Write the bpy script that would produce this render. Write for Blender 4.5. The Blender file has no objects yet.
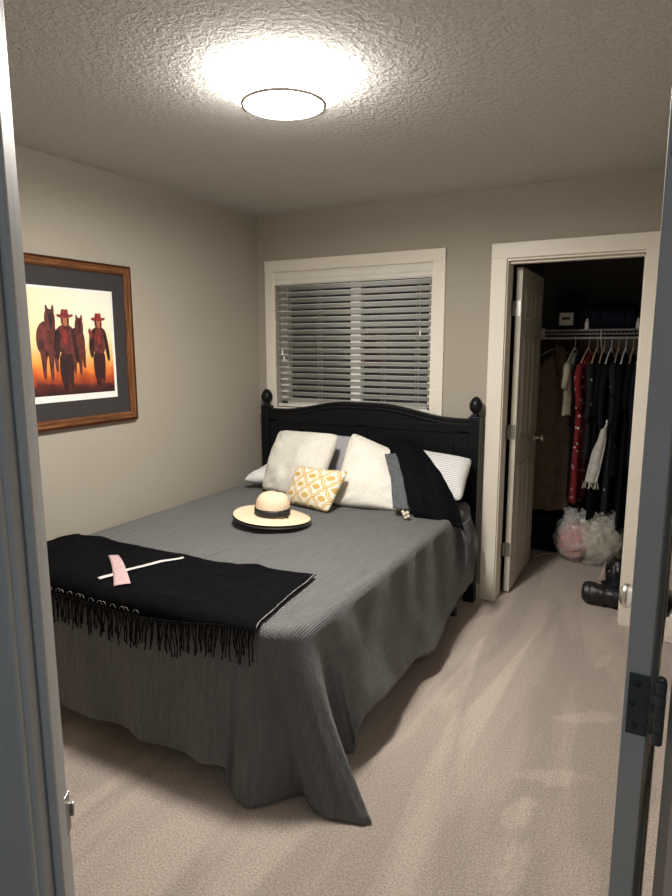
import bpy, bmesh, math, random
from mathutils import Vector, Matrix, noise, Euler
random.seed(7)
PI = math.pi
sc = bpy.context.scene
col = sc.collection

# ------------------------------------------------------------------ camera, world, lights, exposure
cam_d = bpy.data.cameras.new('camera')
cam = bpy.data.objects.new('camera', cam_d); col.objects.link(cam)
F_PX, YAW, PITCH, ROLL = 624.7, 0.494, 0.164, -0.002
cam_d.sensor_fit = 'HORIZONTAL'; cam_d.sensor_width = 36; cam_d.lens = F_PX / 672 * 36
cam_d.clip_start = 0.02
fw = Vector((-math.sin(YAW)*math.cos(PITCH), math.cos(YAW)*math.cos(PITCH), -math.sin(PITCH)))
r0 = Vector((math.cos(YAW), math.sin(YAW), 0)); u0 = r0.cross(fw)
rr = math.cos(ROLL)*r0 + math.sin(ROLL)*u0; uu = -math.sin(ROLL)*r0 + math.cos(ROLL)*u0
CAM = Vector((2.617, -3.704, 1.571))
M4 = Matrix(((rr.x, uu.x, -fw.x, CAM.x), (rr.y, uu.y, -fw.y, CAM.y), (rr.z, uu.z, -fw.z, CAM.z), (0, 0, 0, 1)))
cam.matrix_world = M4
sc.camera = cam

w = bpy.data.worlds.new('night'); sc.world = w; w.use_nodes = True
w.node_tree.nodes['Background'].inputs['Color'].default_value = (0.006, 0.006, 0.007, 1)
w.node_tree.nodes['Background'].inputs['Strength'].default_value = 0.3

LAMP_EMIT = 40.0       # glass of the flush ceiling light
LAMP_XY = (1.405, -1.815)
hl_d = bpy.data.lights.new('hall_fill', 'AREA'); hl_d.shape = 'DISK'; hl_d.size = 0.35  # added cool fill behind the camera for jambs and door edge, no fixture
hl_d.energy = 1.5; hl_d.color = (0.66, 0.82, 1.0)
hl = bpy.data.objects.new('hall_fill', hl_d); col.objects.link(hl)
hl.location = (2.95, -4.35, 2.36)

sc.view_settings.view_transform = 'Standard'; sc.view_settings.look = 'None'
sc.view_settings.exposure = 2.24; sc.view_settings.gamma = 1.0
sc.view_settings.use_curve_mapping = False

# ------------------------------------------------------------------ materials
def nmat(name):
    m = bpy.data.materials.new(name); m.use_nodes = True
    nt = m.node_tree; b = nt.nodes['Principled BSDF']
    return m, nt, b
def N(nt, t, **kw):
    n = nt.nodes.new(t)
    for k, v in kw.items():
        if k in n.inputs: n.inputs[k].default_value = v
        else: setattr(n, k, v)
    return n
def mat(name, c, rough=0.6, metal=0.0, c2=None, scale=8.0, bump=0.0, bscale=60.0, bdist=0.002, spec=0.5, sheen=0.0, detail=3.0, stretch=None, coord='Object'):
    m, nt, b = nmat(name); L = nt.links
    b.inputs['Roughness'].default_value = rough; b.inputs['Metallic'].default_value = metal
    b.inputs['Specular IOR Level'].default_value = spec
    if sheen: b.inputs['Sheen Weight'].default_value = sheen
    tc = N(nt, 'ShaderNodeTexCoord'); src = tc.outputs[coord]
    if stretch:
        mp = N(nt, 'ShaderNodeMapping'); mp.inputs['Scale'].default_value = stretch
        L.new(src, mp.inputs['Vector']); src = mp.outputs['Vector']
    c2 = c2 or tuple(x*0.93 for x in c)
    n = N(nt, 'ShaderNodeTexNoise', Scale=scale, Detail=detail); L.new(src, n.inputs['Vector'])
    r = N(nt, 'ShaderNodeValToRGB'); r.color_ramp.elements[0].position = .35; r.color_ramp.elements[1].position = .65
    r.color_ramp.elements[0].color = (*c2, 1); r.color_ramp.elements[1].color = (*c, 1)
    L.new(n.outputs['Fac'], r.inputs['Fac']); L.new(r.outputs['Color'], b.inputs['Base Color'])
    if bump:
        n2 = N(nt, 'ShaderNodeTexNoise', Scale=bscale, Detail=4.0); L.new(src, n2.inputs['Vector'])
        bp = N(nt, 'ShaderNodeBump', Strength=bump, Distance=bdist); L.new(n2.outputs['Fac'], bp.inputs['Height'])
        L.new(bp.outputs['Normal'], b.inputs['Normal'])
    return m

M = {}
M['wall'] = mat('wall_paint', (0.385, 0.350, 0.292), 0.75, c2=(0.378, 0.343, 0.286), scale=3, bump=0.25, bscale=110, bdist=0.0012, spec=.3)
M['closet_wall_shaded'] = mat('wall_paint_shaded', (0.12, 0.108, 0.092), 0.8, scale=3, bump=0.25, bscale=110, bdist=0.0012, spec=.2)  # wall colour darkened so the closet's shade is put into the paint
M['trim'] = mat('trim_paint', (0.80, 0.745, 0.65), 0.42, c2=(0.785, 0.73, 0.635), scale=5, bump=0.05, bscale=40, bdist=0.001)
M['door_paint'] = mat('door_paint', (0.60, 0.555, 0.48), 0.45, c2=(0.58, 0.535, 0.46), scale=6, bump=0.06, bscale=50, bdist=0.001)
M['entry_paint'] = mat('entry_paint', (0.55, 0.54, 0.52), 0.45, c2=(0.53, 0.52, 0.50), scale=6, bump=0.06, bscale=50, bdist=0.001)
M['vinyl'] = mat('window_vinyl', (0.80, 0.79, 0.75), 0.4, scale=5)
M['valance'] = mat('blind_white', (0.78, 0.75, 0.68), 0.4, scale=5)
M['slat'] = mat('slat_white', (0.80, 0.80, 0.78), 0.38, c2=(0.78, 0.78, 0.76), scale=5)
M['cord'] = mat('blind_cord', (0.75, 0.73, 0.68), 0.7)
M['nickel'] = mat('satin_nickel', (0.72, 0.69, 0.64), 0.28, metal=1.0)
M['hinge'] = mat('hinge_nickel', (0.42, 0.42, 0.40), 0.38, metal=1.0, bump=0.05, bscale=300)
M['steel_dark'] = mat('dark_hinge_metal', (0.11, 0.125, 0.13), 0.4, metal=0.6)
M['screw'] = mat('screw_metal', (0.06, 0.07, 0.07), 0.45, metal=0.8)
M['black_wood'] = mat('black_painted_wood', (0.0055, 0.0062, 0.0078), 0.42, c2=(0.004, 0.0045, 0.006), spec=.22, scale=14, bump=0.12, bscale=30, bdist=0.001)
M['mattress'] = mat('mattress_ticking', (0.6, 0.58, 0.54), 0.8)
M['blanket'] = mat('black_wool', (0.0036, 0.0038, 0.0045), 0.95, c2=(0.0022, 0.0022, 0.0027), scale=30, bump=0.5, bscale=350, bdist=0.0015, spec=.06)
M['fringe'] = mat('black_yarn', (0.006, 0.006, 0.007), 0.95, spec=.1)
M['grey_thread'] = mat('pale_edge_thread', (0.30, 0.28, 0.27), 0.9, c2=(0.08, 0.075, 0.07), scale=60)
M['pink_felt'] = mat('pale_pink_felt', (0.52, 0.37, 0.375), 0.9, c2=(0.44, 0.30, 0.305), scale=60)
M['white_felt'] = mat('off_white_felt', (0.58, 0.54, 0.53), 0.9)
M['boucle'] = mat('cream_boucle', (0.80, 0.77, 0.70), 0.95, c2=(0.70, 0.67, 0.60), scale=90, bump=0.7, bscale=170, bdist=0.003, spec=.15)
M['grey_case'] = mat('lilac_grey_cotton', (0.42, 0.41, 0.43), 0.9, bump=0.3, bscale=60)
M['white_case'] = mat('white_cotton', (0.76, 0.75, 0.73), 0.9, bump=0.3, bscale=40)
M['cardigan'] = mat('black_knit', (0.0055, 0.0055, 0.007), 0.95, c2=(0.0035, 0.0035, 0.0045), scale=40, bump=0.6, bscale=260, bdist=0.002, spec=.06)
M['grey_lining'] = mat('grey_lining', (0.10, 0.105, 0.115), 0.85, c2=(0.07, 0.075, 0.08), scale=40)
M['straw'] = mat('pale_straw', (0.83, 0.66, 0.47), 0.75, c2=(0.70, 0.53, 0.36), scale=120, bump=0.6, bscale=220, bdist=0.0015, spec=.3)
M['ribbon'] = mat('black_ribbon', (0.010, 0.010, 0.012), 0.5)
M['canvas_dark'] = mat('mat_board', (0.034, 0.029, 0.030), 0.85, c2=(0.029, 0.025, 0.026), scale=40)
M['white_board'] = mat('white_board', (0.86, 0.84, 0.80), 0.8)
M['black_plastic'] = mat('black_plastic', (0.02, 0.02, 0.022), 0.45)
M['white_plastic'] = mat('white_plastic', (0.74, 0.70, 0.66), 0.4)
M['wire'] = mat('white_coated_wire', (0.72, 0.70, 0.66), 0.35)

def wood(name, stretch):
    m, nt, b = nmat(name); L = nt.links
    tc = N(nt, 'ShaderNodeTexCoord'); mp = N(nt, 'ShaderNodeMapping'); mp.inputs['Scale'].default_value = stretch
    L.new(tc.outputs['Object'], mp.inputs['Vector'])
    n = N(nt, 'ShaderNodeTexNoise', Scale=6.0, Detail=6.0, Distortion=.5); L.new(mp.outputs['Vector'], n.inputs['Vector'])
    r = N(nt, 'ShaderNodeValToRGB'); r.color_ramp.elements[0].position = .36; r.color_ramp.elements[1].position = .62
    r.color_ramp.elements[0].color = (0.085, 0.030, 0.010, 1); r.color_ramp.elements[1].color = (0.20, 0.075, 0.022, 1)
    L.new(n.outputs['Fac'], r.inputs['Fac']); L.new(r.outputs['Color'], b.inputs['Base Color'])
    b.inputs['Roughness'].default_value = 0.4
    return m
M['oak'] = wood('oak_grain_across', (14, 1.2, 14)); M['oak_up'] = wood('oak_grain_up', (14, 14, 1.2))
M['oak_dark'] = mat('dark_oak_edge', (0.075, 0.022, 0.010), 0.35, scale=20)

def ceiling_mat():
    m, nt, b = nmat('knockdown_ceiling'); L = nt.links
    b.inputs['Base Color'].default_value = (0.62, 0.605, 0.58, 1); b.inputs['Roughness'].default_value = 0.95
    b.inputs['Specular IOR Level'].default_value = 0.1
    tc = N(nt, 'ShaderNodeTexCoord')
    n = N(nt, 'ShaderNodeTexNoise', Scale=58.0, Detail=3.0, Roughness=0.55, Distortion=0.15); L.new(tc.outputs['Object'], n.inputs['Vector'])
    r = N(nt, 'ShaderNodeValToRGB'); r.color_ramp.elements[0].position = .44; r.color_ramp.elements[1].position = .60
    L.new(n.outputs['Fac'], r.inputs['Fac'])
    n2 = N(nt, 'ShaderNodeTexNoise', Scale=120.0, Detail=3.0); L.new(tc.outputs['Object'], n2.inputs['Vector'])
    mx = N(nt, 'ShaderNodeMath', operation='MULTIPLY_ADD'); mx.inputs[1].default_value = 0.45
    L.new(n2.outputs['Fac'], mx.inputs[0]); L.new(r.outputs['Color'], mx.inputs[2])
    bp = N(nt, 'ShaderNodeBump', Strength=0.75, Distance=0.006); L.new(mx.outputs[0], bp.inputs['Height'])
    L.new(bp.outputs['Normal'], b.inputs['Normal'])
    return m
M['ceiling'] = ceiling_mat()

WEDGES = [(1.807, -.345, 1.850, -1.55, .085, 1.75), (2.065, -.163, 1.965, -1.49, .055, 1.8)]
PRINTS = [(2.342, -1.497, .5, .13, .055), (2.265, -1.742, 1.3, .10, .05), (2.30, -1.99, 1.5, .15, .04), (2.415, -.486, 1.4, .10, .035), (2.41, -1.04, .6, .17, .045)]
def carpet_mat():
    m, nt, b = nmat('beige_carpet'); L = nt.links
    b.inputs['Roughness'].default_value = 1.0; b.inputs['Specular IOR Level'].default_value = 0.05
    b.inputs['Sheen Weight'].default_value = 0.25
    tc = N(nt, 'ShaderNodeTexCoord')
    # pile leaning one way or the other: soft tracks of a vacuum cleaner and footprints
    mp = N(nt, 'ShaderNodeMapping'); mp.inputs['Rotation'].default_value = (0, 0, 0.12); mp.inputs['Scale'].default_value = (2.4, 0.45, 1)
    L.new(tc.outputs['Object'], mp.inputs['Vector'])
    a = N(nt, 'ShaderNodeTexNoise', Scale=1.7, Detail=3.0, Roughness=0.6, Distortion=0.5); L.new(mp.outputs['Vector'], a.inputs['Vector'])
    ra = N(nt, 'ShaderNodeValToRGB'); ra.color_ramp.elements[0].position = .44; ra.color_ramp.elements[1].position = .57
    L.new(a.outputs['Fac'], ra.inputs['Fac'])
    g = N(nt, 'ShaderNodeTexNoise', Scale=150.0, Detail=3.0, Roughness=0.7); L.new(tc.outputs['Object'], g.inputs['Vector'])
    rg = N(nt, 'ShaderNodeValToRGB'); rg.color_ramp.elements[0].position = .32; rg.color_ramp.elements[1].position = .68
    rg.color_ramp.elements[0].color = (0.315, 0.248, 0.205, 1); rg.color_ramp.elements[1].color = (0.70, 0.585, 0.505, 1)
    L.new(g.outputs['Fac'], rg.inputs['Fac'])
    mixp = N(nt, 'ShaderNodeMix', data_type='RGBA', blend_type='MULTIPLY'); mixp.inputs[0].default_value = 1.0
    rb = N(nt, 'ShaderNodeMapRange'); rb.inputs['To Min'].default_value = 0.86; rb.inputs['To Max'].default_value = 1.10
    L.new(ra.outputs['Color'], rb.inputs['Value'])
    L.new(rg.outputs['Color'], mixp.inputs[6]); L.new(rb.outputs['Result'], mixp.inputs[7])
    def n3m():
        q = N(nt, 'ShaderNodeTexNoise', Scale=16.0, Detail=3.0); L.new(tc.outputs['Object'], q.inputs['Vector']); return q.outputs['Fac']
    # pile brushed the other way: two long wedges left by the vacuum and a few scuffed footprints
    def mth(op, *a):
        n = N(nt, 'ShaderNodeMath', operation=op)
        for i, v in enumerate(a):
            if isinstance(v, (int, float)): n.inputs[i].default_value = v
            else: L.new(v, n.inputs[i])
        return n.outputs[0]
    def local(cx, cy, ang):
        m1 = N(nt, 'ShaderNodeVectorMath', operation='SUBTRACT'); m1.inputs[1].default_value = (cx, cy, 0); L.new(tc.outputs['Object'], m1.inputs[0])
        m2 = N(nt, 'ShaderNodeMapping'); m2.inputs['Rotation'].default_value = (0, 0, -ang); L.new(m1.outputs[0], m2.inputs['Vector'])
        sp = N(nt, 'ShaderNodeSeparateXYZ'); L.new(m2.outputs['Vector'], sp.inputs[0]); return sp.outputs['X'], sp.outputs['Y']
    def ss(v, a, b_):
        n = N(nt, 'ShaderNodeMapRange', interpolation_type='SMOOTHSTEP'); n.inputs['From Min'].default_value = a; n.inputs['From Max'].default_value = b_; L.new(v, n.inputs['Value']); return n.outputs['Result']
    total = None
    for (ax, ay, bx_, by_, half, ln) in WEDGES:
        X, Y = local(ax, ay, math.atan2(by_-ay, bx_-ax))
        edge = mth('SUBTRACT', mth('MULTIPLY', X, half), mth('ABSOLUTE', Y))
        mk = mth('MULTIPLY', ss(edge, -.004, .022), mth('MULTIPLY', ss(X, 0.0, .05), mth('SUBTRACT', 1.0, ss(X, ln*.45, ln))))
        total = mk if total is None else mth('MAXIMUM', total, mk)
    for (ax, ay, ang, rx, ry) in PRINTS:
        X, Y = local(ax, ay, ang)
        d = mth('SQRT', mth('ADD', mth('POWER', mth('DIVIDE', X, rx), 2.0), mth('POWER', mth('DIVIDE', Y, ry), 2.0)))
        d = mth('ADD', d, mth('MULTIPLY', mth('SUBTRACT', n3m(), 0.5), 1.6))
        mk = mth('MULTIPLY', mth('SUBTRACT', 1.0, ss(d, .55, 1.1)), .9)
        total = mth('MAXIMUM', total, mk)
    fin = N(nt, 'ShaderNodeMix', data_type='RGBA', blend_type='MULTIPLY'); fin.inputs[0].default_value = 1.0
    sc_ = mth('ADD', .94, mth('MULTIPLY', total, .26)); L.new(mixp.outputs[2], fin.inputs[6]); L.new(sc_, fin.inputs[7])
    L.new(fin.outputs[2], b.inputs['Base Color'])
    n2 = N(nt, 'ShaderNodeTexNoise', Scale=150.0, Detail=5.0, Roughness=0.7); L.new(tc.outputs['Object'], n2.inputs['Vector'])
    n3 = N(nt, 'ShaderNodeTexNoise', Scale=14.0, Detail=3.0); L.new(tc.outputs['Object'], n3.inputs['Vector'])
    ad = N(nt, 'ShaderNodeMath', operation='MULTIPLY_ADD'); ad.inputs[1].default_value = 0.9
    L.new(n3.outputs['Fac'], ad.inputs[0]); L.new(n2.outputs['Fac'], ad.inputs[2])
    bp = N(nt, 'ShaderNodeBump', Strength=1.0, Distance=0.011); L.new(ad.outputs[0], bp.inputs['Height'])
    L.new(bp.outputs['Normal'], b.inputs['Normal'])
    return m
M['carpet'] = carpet_mat()

def quilt_mat():
    m, nt, b = nmat('grey_waffle_quilt'); L = nt.links
    b.inputs['Roughness'].default_value = 0.8; b.inputs['Specular IOR Level'].default_value = 0.25
    b.inputs['Sheen Weight'].default_value = 0.15
    tc = N(nt, 'ShaderNodeTexCoord')
    n0 = N(nt, 'ShaderNodeTexNoise', Scale=9.0, Detail=4.0); L.new(tc.outputs['UV'], n0.inputs['Vector'])
    dm = N(nt, 'ShaderNodeVectorMath', operation='MULTIPLY_ADD'); dm.inputs[1].default_value = (.018, .018, 0)
    L.new(n0.outputs['Color'], dm.inputs[0]); L.new(tc.outputs['UV'], dm.inputs[2])
    w1 = N(nt, 'ShaderNodeTexWave', Scale=34.0, bands_direction='X'); L.new(dm.outputs[0], w1.inputs['Vector'])
    w2 = N(nt, 'ShaderNodeTexWave', Scale=34.0, bands_direction='Y'); L.new(dm.outputs[0], w2.inputs['Vector'])
    mp = N(nt, 'ShaderNodeMapping'); mp.inputs['Scale'].default_value = (60, 7, 1); L.new(tc.outputs['UV'], mp.inputs['Vector'])
    st = N(nt, 'ShaderNodeTexNoise', Scale=1.0, Detail=3.0); L.new(mp.outputs['Vector'], st.inputs['Vector'])
    r = N(nt, 'ShaderNodeValToRGB'); r.color_ramp.elements[0].position = .3; r.color_ramp.elements[1].position = .75
    r.color_ramp.elements[0].color = (0.094, 0.094, 0.094, 1); r.color_ramp.elements[1].color = (0.128, 0.128, 0.127, 1)
    L.new(st.outputs['Fac'], r.inputs['Fac']); L.new(r.outputs['Color'], b.inputs['Base Color'])
    ml = N(nt, 'ShaderNodeMath', operation='ADD'); ml.operation = 'MULTIPLY_ADD'; ml.inputs[1].default_value = .35; L.new(w2.outputs['Fac'], ml.inputs[0]); L.new(w1.outputs['Fac'], ml.inputs[2])
    a2 = N(nt, 'ShaderNodeMath', operation='MULTIPLY_ADD'); a2.inputs[1].default_value = 1.6
    L.new(st.outputs['Fac'], a2.inputs[0]); L.new(ml.outputs[0], a2.inputs[2])
    cr = N(nt, 'ShaderNodeTexNoise', Scale=11.0, Detail=5.0, Roughness=.62, Distortion=1.3); L.new(tc.outputs['UV'], cr.inputs['Vector'])
    a3 = N(nt, 'ShaderNodeMath', operation='MULTIPLY_ADD'); a3.inputs[1].default_value = 7.0
    L.new(cr.outputs['Fac'], a3.inputs[0]); L.new(a2.outputs[0], a3.inputs[2])
    bp = N(nt, 'ShaderNodeBump', Strength=0.75, Distance=0.0026); L.new(a3.outputs[0], bp.inputs['Height'])
    L.new(bp.outputs['Normal'], b.inputs['Normal'])
    return m
M['quilt'] = quilt_mat()

def stripe_mat():
    m, nt, b = nmat('white_striped_cotton'); L = nt.links
    b.inputs['Roughness'].default_value = 0.9
    tc = N(nt, 'ShaderNodeTexCoord')
    w1 = N(nt, 'ShaderNodeTexWave', Scale=9.0, bands_direction='Y', Distortion=0.6); L.new(tc.outputs['UV'], w1.inputs['Vector'])
    r = N(nt, 'ShaderNodeValToRGB'); r.color_ramp.elements[0].position = .28; r.color_ramp.elements[1].position = .42
    r.color_ramp.elements[0].color = (0.42, 0.42, 0.43, 1); r.color_ramp.elements[1].color = (0.76, 0.75, 0.73, 1)
    L.new(w1.outputs['Fac'], r.inputs['Fac']); L.new(r.outputs['Color'], b.inputs['Base Color'])
    return m
M['stripe'] = stripe_mat()

def trellis_mat():
    # white cotton printed with a mustard ogee trellis and small motif in each cell
    m, nt, b = nmat('mustard_trellis_print'); L = nt.links
    b.inputs['Roughness'].default_value = 0.85
    tc = N(nt, 'ShaderNodeTexCoord'); sp = N(nt, 'ShaderNodeSeparateXYZ'); L.new(tc.outputs['UV'], sp.inputs[0])
    def mth(op, a, c=None, d=None):
        n = N(nt, 'ShaderNodeMath', operation=op)
        for i, v in enumerate((a, c, d)):
            if v is None: continue
            if isinstance(v, (int, float)): n.inputs[i].default_value = v
            else: L.new(v, n.inputs[i])
        return n.outputs[0]
    cx = mth('COSINE', mth('MULTIPLY', sp.outputs['X'], 2*PI*3.0))
    cy = mth('COSINE', mth('MULTIPLY', sp.outputs['Y'], 2*PI*2.0))
    c3 = mth('COSINE', mth('MULTIPLY', sp.outputs['Y'], 2*PI*6.0))
    s = mth('ADD', mth('ADD', cx, cy), mth('MULTIPLY', c3, 0.28))
    ab = mth('ABSOLUTE', s)
    band = mth('LESS_THAN', ab, 0.58); inner = mth('LESS_THAN', ab, 0.14)
    line = mth('SUBTRACT', band, inner)
    core = mth('GREATER_THAN', ab, 1.45)
    f = mth('MAXIMUM', line, core)
    mx = N(nt, 'ShaderNodeMix', data_type='RGBA'); L.new(f, mx.inputs[0])
    mx.inputs[6].default_value = (0.78, 0.74, 0.62, 1); mx.inputs[7].default_value = (0.60, 0.40, 0.12, 1)
    L.new(mx.outputs[2], b.inputs['Base Color'])
    n2 = N(nt, 'ShaderNodeTexNoise', Scale=300.0); L.new(tc.outputs['Object'], n2.inputs['Vector'])
    bp = N(nt, 'ShaderNodeBump', Strength=0.3, Distance=0.001); L.new(n2.outputs['Fac'], bp.inputs['Height']); L.new(bp.outputs['Normal'], b.inputs['Normal'])
    return m
M['trellis'] = trellis_mat()

def painting_mat():
    m, nt, b = nmat('sunset_print'); L = nt.links
    b.inputs['Roughness'].default_value = 0.45
    tc = N(nt, 'ShaderNodeTexCoord'); sp = N(nt, 'ShaderNodeSeparateXYZ'); L.new(tc.outputs['UV'], sp.inputs[0])
    n = N(nt, 'ShaderNodeTexNoise', Scale=7.0, Detail=4.0); L.new(tc.outputs['UV'], n.inputs['Vector'])
    ad = N(nt, 'ShaderNodeMath', operation='MULTIPLY_ADD'); ad.inputs[1].default_value = 0.22; ad.inputs[2].default_value = -0.11
    L.new(n.outputs['Fac'], ad.inputs[0])
    s2 = N(nt, 'ShaderNodeMath', operation='ADD'); L.new(ad.outputs[0], s2.inputs[0]); L.new(sp.outputs['Y'], s2.inputs[1])
    r = N(nt, 'ShaderNodeValToRGB'); e = r.color_ramp.elements
    e[0].position = 0.02; e[0].color = (0.035, 0.010, 0.012, 1); e[1].position = 0.95; e[1].color = (0.90, 0.84, 0.72, 1)
    for pp, c in ((0.09, (0.10, 0.02, 0.015)), (0.15, (0.42, 0.07, 0.02)), (0.24, (0.80, 0.22, 0.04)), (0.36, (0.90, 0.48, 0.15)), (0.52, (0.92, 0.78, 0.48)), (0.75, (0.92, 0.86, 0.68))):
        q = e.new(pp); q.color = (*c, 1)
    L.new(s2.outputs[0], r.inputs['Fac'])
    # warmer yellow towards the left of the print
    mx = N(nt, 'ShaderNodeMix', data_type='RGBA', blend_type='MULTIPLY')
    mr = N(nt, 'ShaderNodeMapRange'); mr.inputs['From Min'].default_value = 0.0; mr.inputs['From Max'].default_value = 0.75; mr.inputs['To Min'].default_value = 0.6; mr.inputs['To Max'].default_value = 0.0
    L.new(sp.outputs['X'], mr.inputs['Value']); L.new(mr.outputs['Result'], mx.inputs[0]); L.new(r.outputs['Color'], mx.inputs[6]); mx.inputs[7].default_value = (1.0, 0.78, 0.42, 1)
    L.new(mx.outputs[2], b.inputs['Base Color'])
    return m
M['painting'] = painting_mat()
M['paint_brown'] = mat('painted_brown', (0.14, 0.035, 0.025), 0.5, c2=(0.06, 0.016, 0.014), scale=35, detail=5)
M['paint_maroon'] = mat('painted_maroon', (0.17, 0.035, 0.03), 0.5, c2=(0.04, 0.012, 0.014), scale=30, detail=5)
M['paint_dark'] = mat('painted_dark', (0.05, 0.014, 0.014), 0.5, c2=(0.018, 0.008, 0.009), scale=35, detail=5)
M['paint_red'] = mat('painted_red', (0.30, 0.035, 0.03), 0.5, c2=(0.14, 0.02, 0.02), scale=40, detail=5)
M['paint_orange'] = mat('painted_orange', (0.70, 0.20, 0.05), 0.5, c2=(0.55, 0.12, 0.03), scale=30)
M['paint_skin'] = mat('painted_tan', (0.42, 0.15, 0.07), 0.5, scale=40)

def emis(name, c, s):
    m, nt, b = nmat(name)
    b.inputs['Base Color'].default_value = (0.8, 0.8, 0.8, 1); b.inputs['Roughness'].default_value = 0.3
    b.inputs['Emission Color'].default_value = (*c, 1); b.inputs['Emission Strength'].default_value = s
    return m
M['lit_glass'] = emis('lit_frosted_glass', (1.0, 0.955, 0.885), LAMP_EMIT*1.85)
M['lit_glass_side'] = emis('lit_frosted_glass_side', (1.0, 0.955, 0.885), LAMP_EMIT*.20)
def glass_mat():
    m, nt, b = nmat('window_glass')
    b.inputs['Base Color'].default_value = (0.9, 0.95, 0.95, 1); b.inputs['Roughness'].default_value = 0.02
    b.inputs['Transmission Weight'].default_value = 1.0; b.inputs['IOR'].default_value = 1.45
    return m
M['glass'] = glass_mat()
def film_mat():
    m, nt, b = nmat('clear_plastic_film'); L = nt.links
    b.inputs['Base Color'].default_value = (0.72, 0.70, 0.68, 1); b.inputs['Roughness'].default_value = 0.22
    tr = N(nt, 'ShaderNodeBsdfTransparent'); mix = N(nt, 'ShaderNodeMixShader')
    out = [n for n in nt.nodes if n.type == 'OUTPUT_MATERIAL'][0]
    tc = N(nt, 'ShaderNodeTexCoord'); n = N(nt, 'ShaderNodeTexNoise', Scale=9.0, Detail=3.0, Distortion=1.0); L.new(tc.outputs['Object'], n.inputs['Vector'])
    mr = N(nt, 'ShaderNodeMapRange'); mr.inputs['From Min'].default_value = .4; mr.inputs['From Max'].default_value = .65; mr.inputs['To Min'].default_value = .15; mr.inputs['To Max'].default_value = .55
    L.new(n.outputs['Fac'], mr.inputs['Value']); L.new(mr.outputs['Result'], mix.inputs[0])
    L.new(tr.outputs[0], mix.inputs[1]); L.new(b.outputs[0], mix.inputs[2]); L.new(mix.outputs[0], out.inputs['Surface'])
    bp = N(nt, 'ShaderNodeBump', Strength=0.6, Distance=0.004); L.new(n.outputs['Fac'], bp.inputs['Height']); L.new(bp.outputs['Normal'], b.inputs['Normal'])
    return m
M['film'] = film_mat()
def red_print():
    m, nt, b = nmat('red_white_print'); L = nt.links
    b.inputs['Roughness'].default_value = 0.85
    tc = N(nt, 'ShaderNodeTexCoord'); v = N(nt, 'ShaderNodeTexVoronoi', Scale=26.0); L.new(tc.outputs['Object'], v.inputs['Vector'])
    r = N(nt, 'ShaderNodeValToRGB'); r.color_ramp.elements[0].position = .22; r.color_ramp.elements[1].position = .26
    r.color_ramp.elements[0].color = (0.65, 0.58, 0.50, 1); r.color_ramp.elements[1].color = (0.20, 0.009, 0.014, 1)
    L.new(v.outputs['Distance'], r.inputs['Fac']); L.new(r.outputs['Color'], b.inputs['Base Color'])
    return m
M['red_print'] = red_print()
def dots():
    m, nt, b = nmat('black_white_dots'); L = nt.links
    b.inputs['Roughness'].default_value = 0.85
    tc = N(nt, 'ShaderNodeTexCoord'); v = N(nt, 'ShaderNodeTexVoronoi', Scale=15.0); L.new(tc.outputs['Object'], v.inputs['Vector'])
    r = N(nt, 'ShaderNodeValToRGB'); r.color_ramp.elements[0].position = .13; r.color_ramp.elements[1].position = .16
    r.color_ramp.elements[0].color = (0.6, 0.6, 0.6, 1); r.color_ramp.elements[1].color = (0.009, 0.009, 0.012, 1)
    L.new(v.outputs['Distance'], r.inputs['Fac']); L.new(r.outputs['Color'], b.inputs['Base Color'])
    return m
M['dots'] = dots()
def cloth(name, c, c2=None): return mat(name, c, 0.92, c2=c2 or tuple(x*.6 for x in c), scale=14, bump=0.3, bscale=160, spec=.2)
M['tan_cloth'] = cloth('tan_wool', (0.20, 0.155, 0.105), (0.15, 0.115, 0.08))
M['tan_fur'] = mat('brown_fur', (0.20, 0.13, 0.075), 1.0, c2=(0.09, 0.055, 0.03), scale=60, bump=1.0, bscale=140, bdist=0.01)
M['cream_cloth'] = cloth('cream_cloth', (0.68, 0.64, 0.50), (0.50, 0.46, 0.35))
M['black_cloth'] = cloth('black_cloth', (0.005, 0.005, 0.006))
M['navy_cloth'] = cloth('navy_cloth', (0.009, 0.012, 0.024))
M['white_cloth'] = cloth('white_cloth', (0.72, 0.69, 0.64), (0.62, 0.59, 0.54))
M['pink_cloth'] = cloth('pink_cloth', (0.78, 0.45, 0.42), (0.66, 0.33, 0.30))
M['charcoal_cloth'] = cloth('charcoal_cloth', (0.012, 0.012, 0.015))
M['puffer'] = mat('black_nylon', (0.016, 0.016, 0.018), 0.42, bump=0.4, bscale=25, bdist=0.006)
M['pale_lining'] = cloth('pale_pink_lining', (0.62, 0.50, 0.46))
M['peach_plastic'] = mat('peach_plastic', (0.52, 0.34, 0.25), 0.5)

# ------------------------------------------------------------------ geometry helpers
def wl(o):
    v = Vector((0, 0, 0))
    while o is not None:
        v += o.location; o = o.parent
    return v
def link_mesh(name, bm, m, parent=None, smooth=False, origin=None):
    base = wl(parent) if parent is not None else Vector((0, 0, 0))
    off = Vector(origin) if origin is not None else base
    bmesh.ops.translate(bm, verts=bm.verts, vec=-off)
    me = bpy.data.meshes.new(name); bm.to_mesh(me); bm.free()
    ms = m if isinstance(m, (list, tuple)) else [m]
    for x in ms: me.materials.append(x)
    if smooth:
        for p in me.polygons: p.use_smooth = True
    o = bpy.data.objects.new(name, me); col.objects.link(o)
    if parent is not None:
        o.parent = parent; o.location = off - base
    else: o.location = off
    return o
def tag(o, label, cat=None, group=None, kind=None):
    o['label'] = label
    if cat: o['category'] = cat
    if group: o['group'] = group
    if kind: o['kind'] = kind
    return o
def thing(name, label, cat, loc=(0, 0, 0), group=None):
    o = bpy.data.objects.new(name, None); col.objects.link(o); o.location = loc; o.empty_display_size = .1
    return tag(o, label, cat, group)
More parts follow.
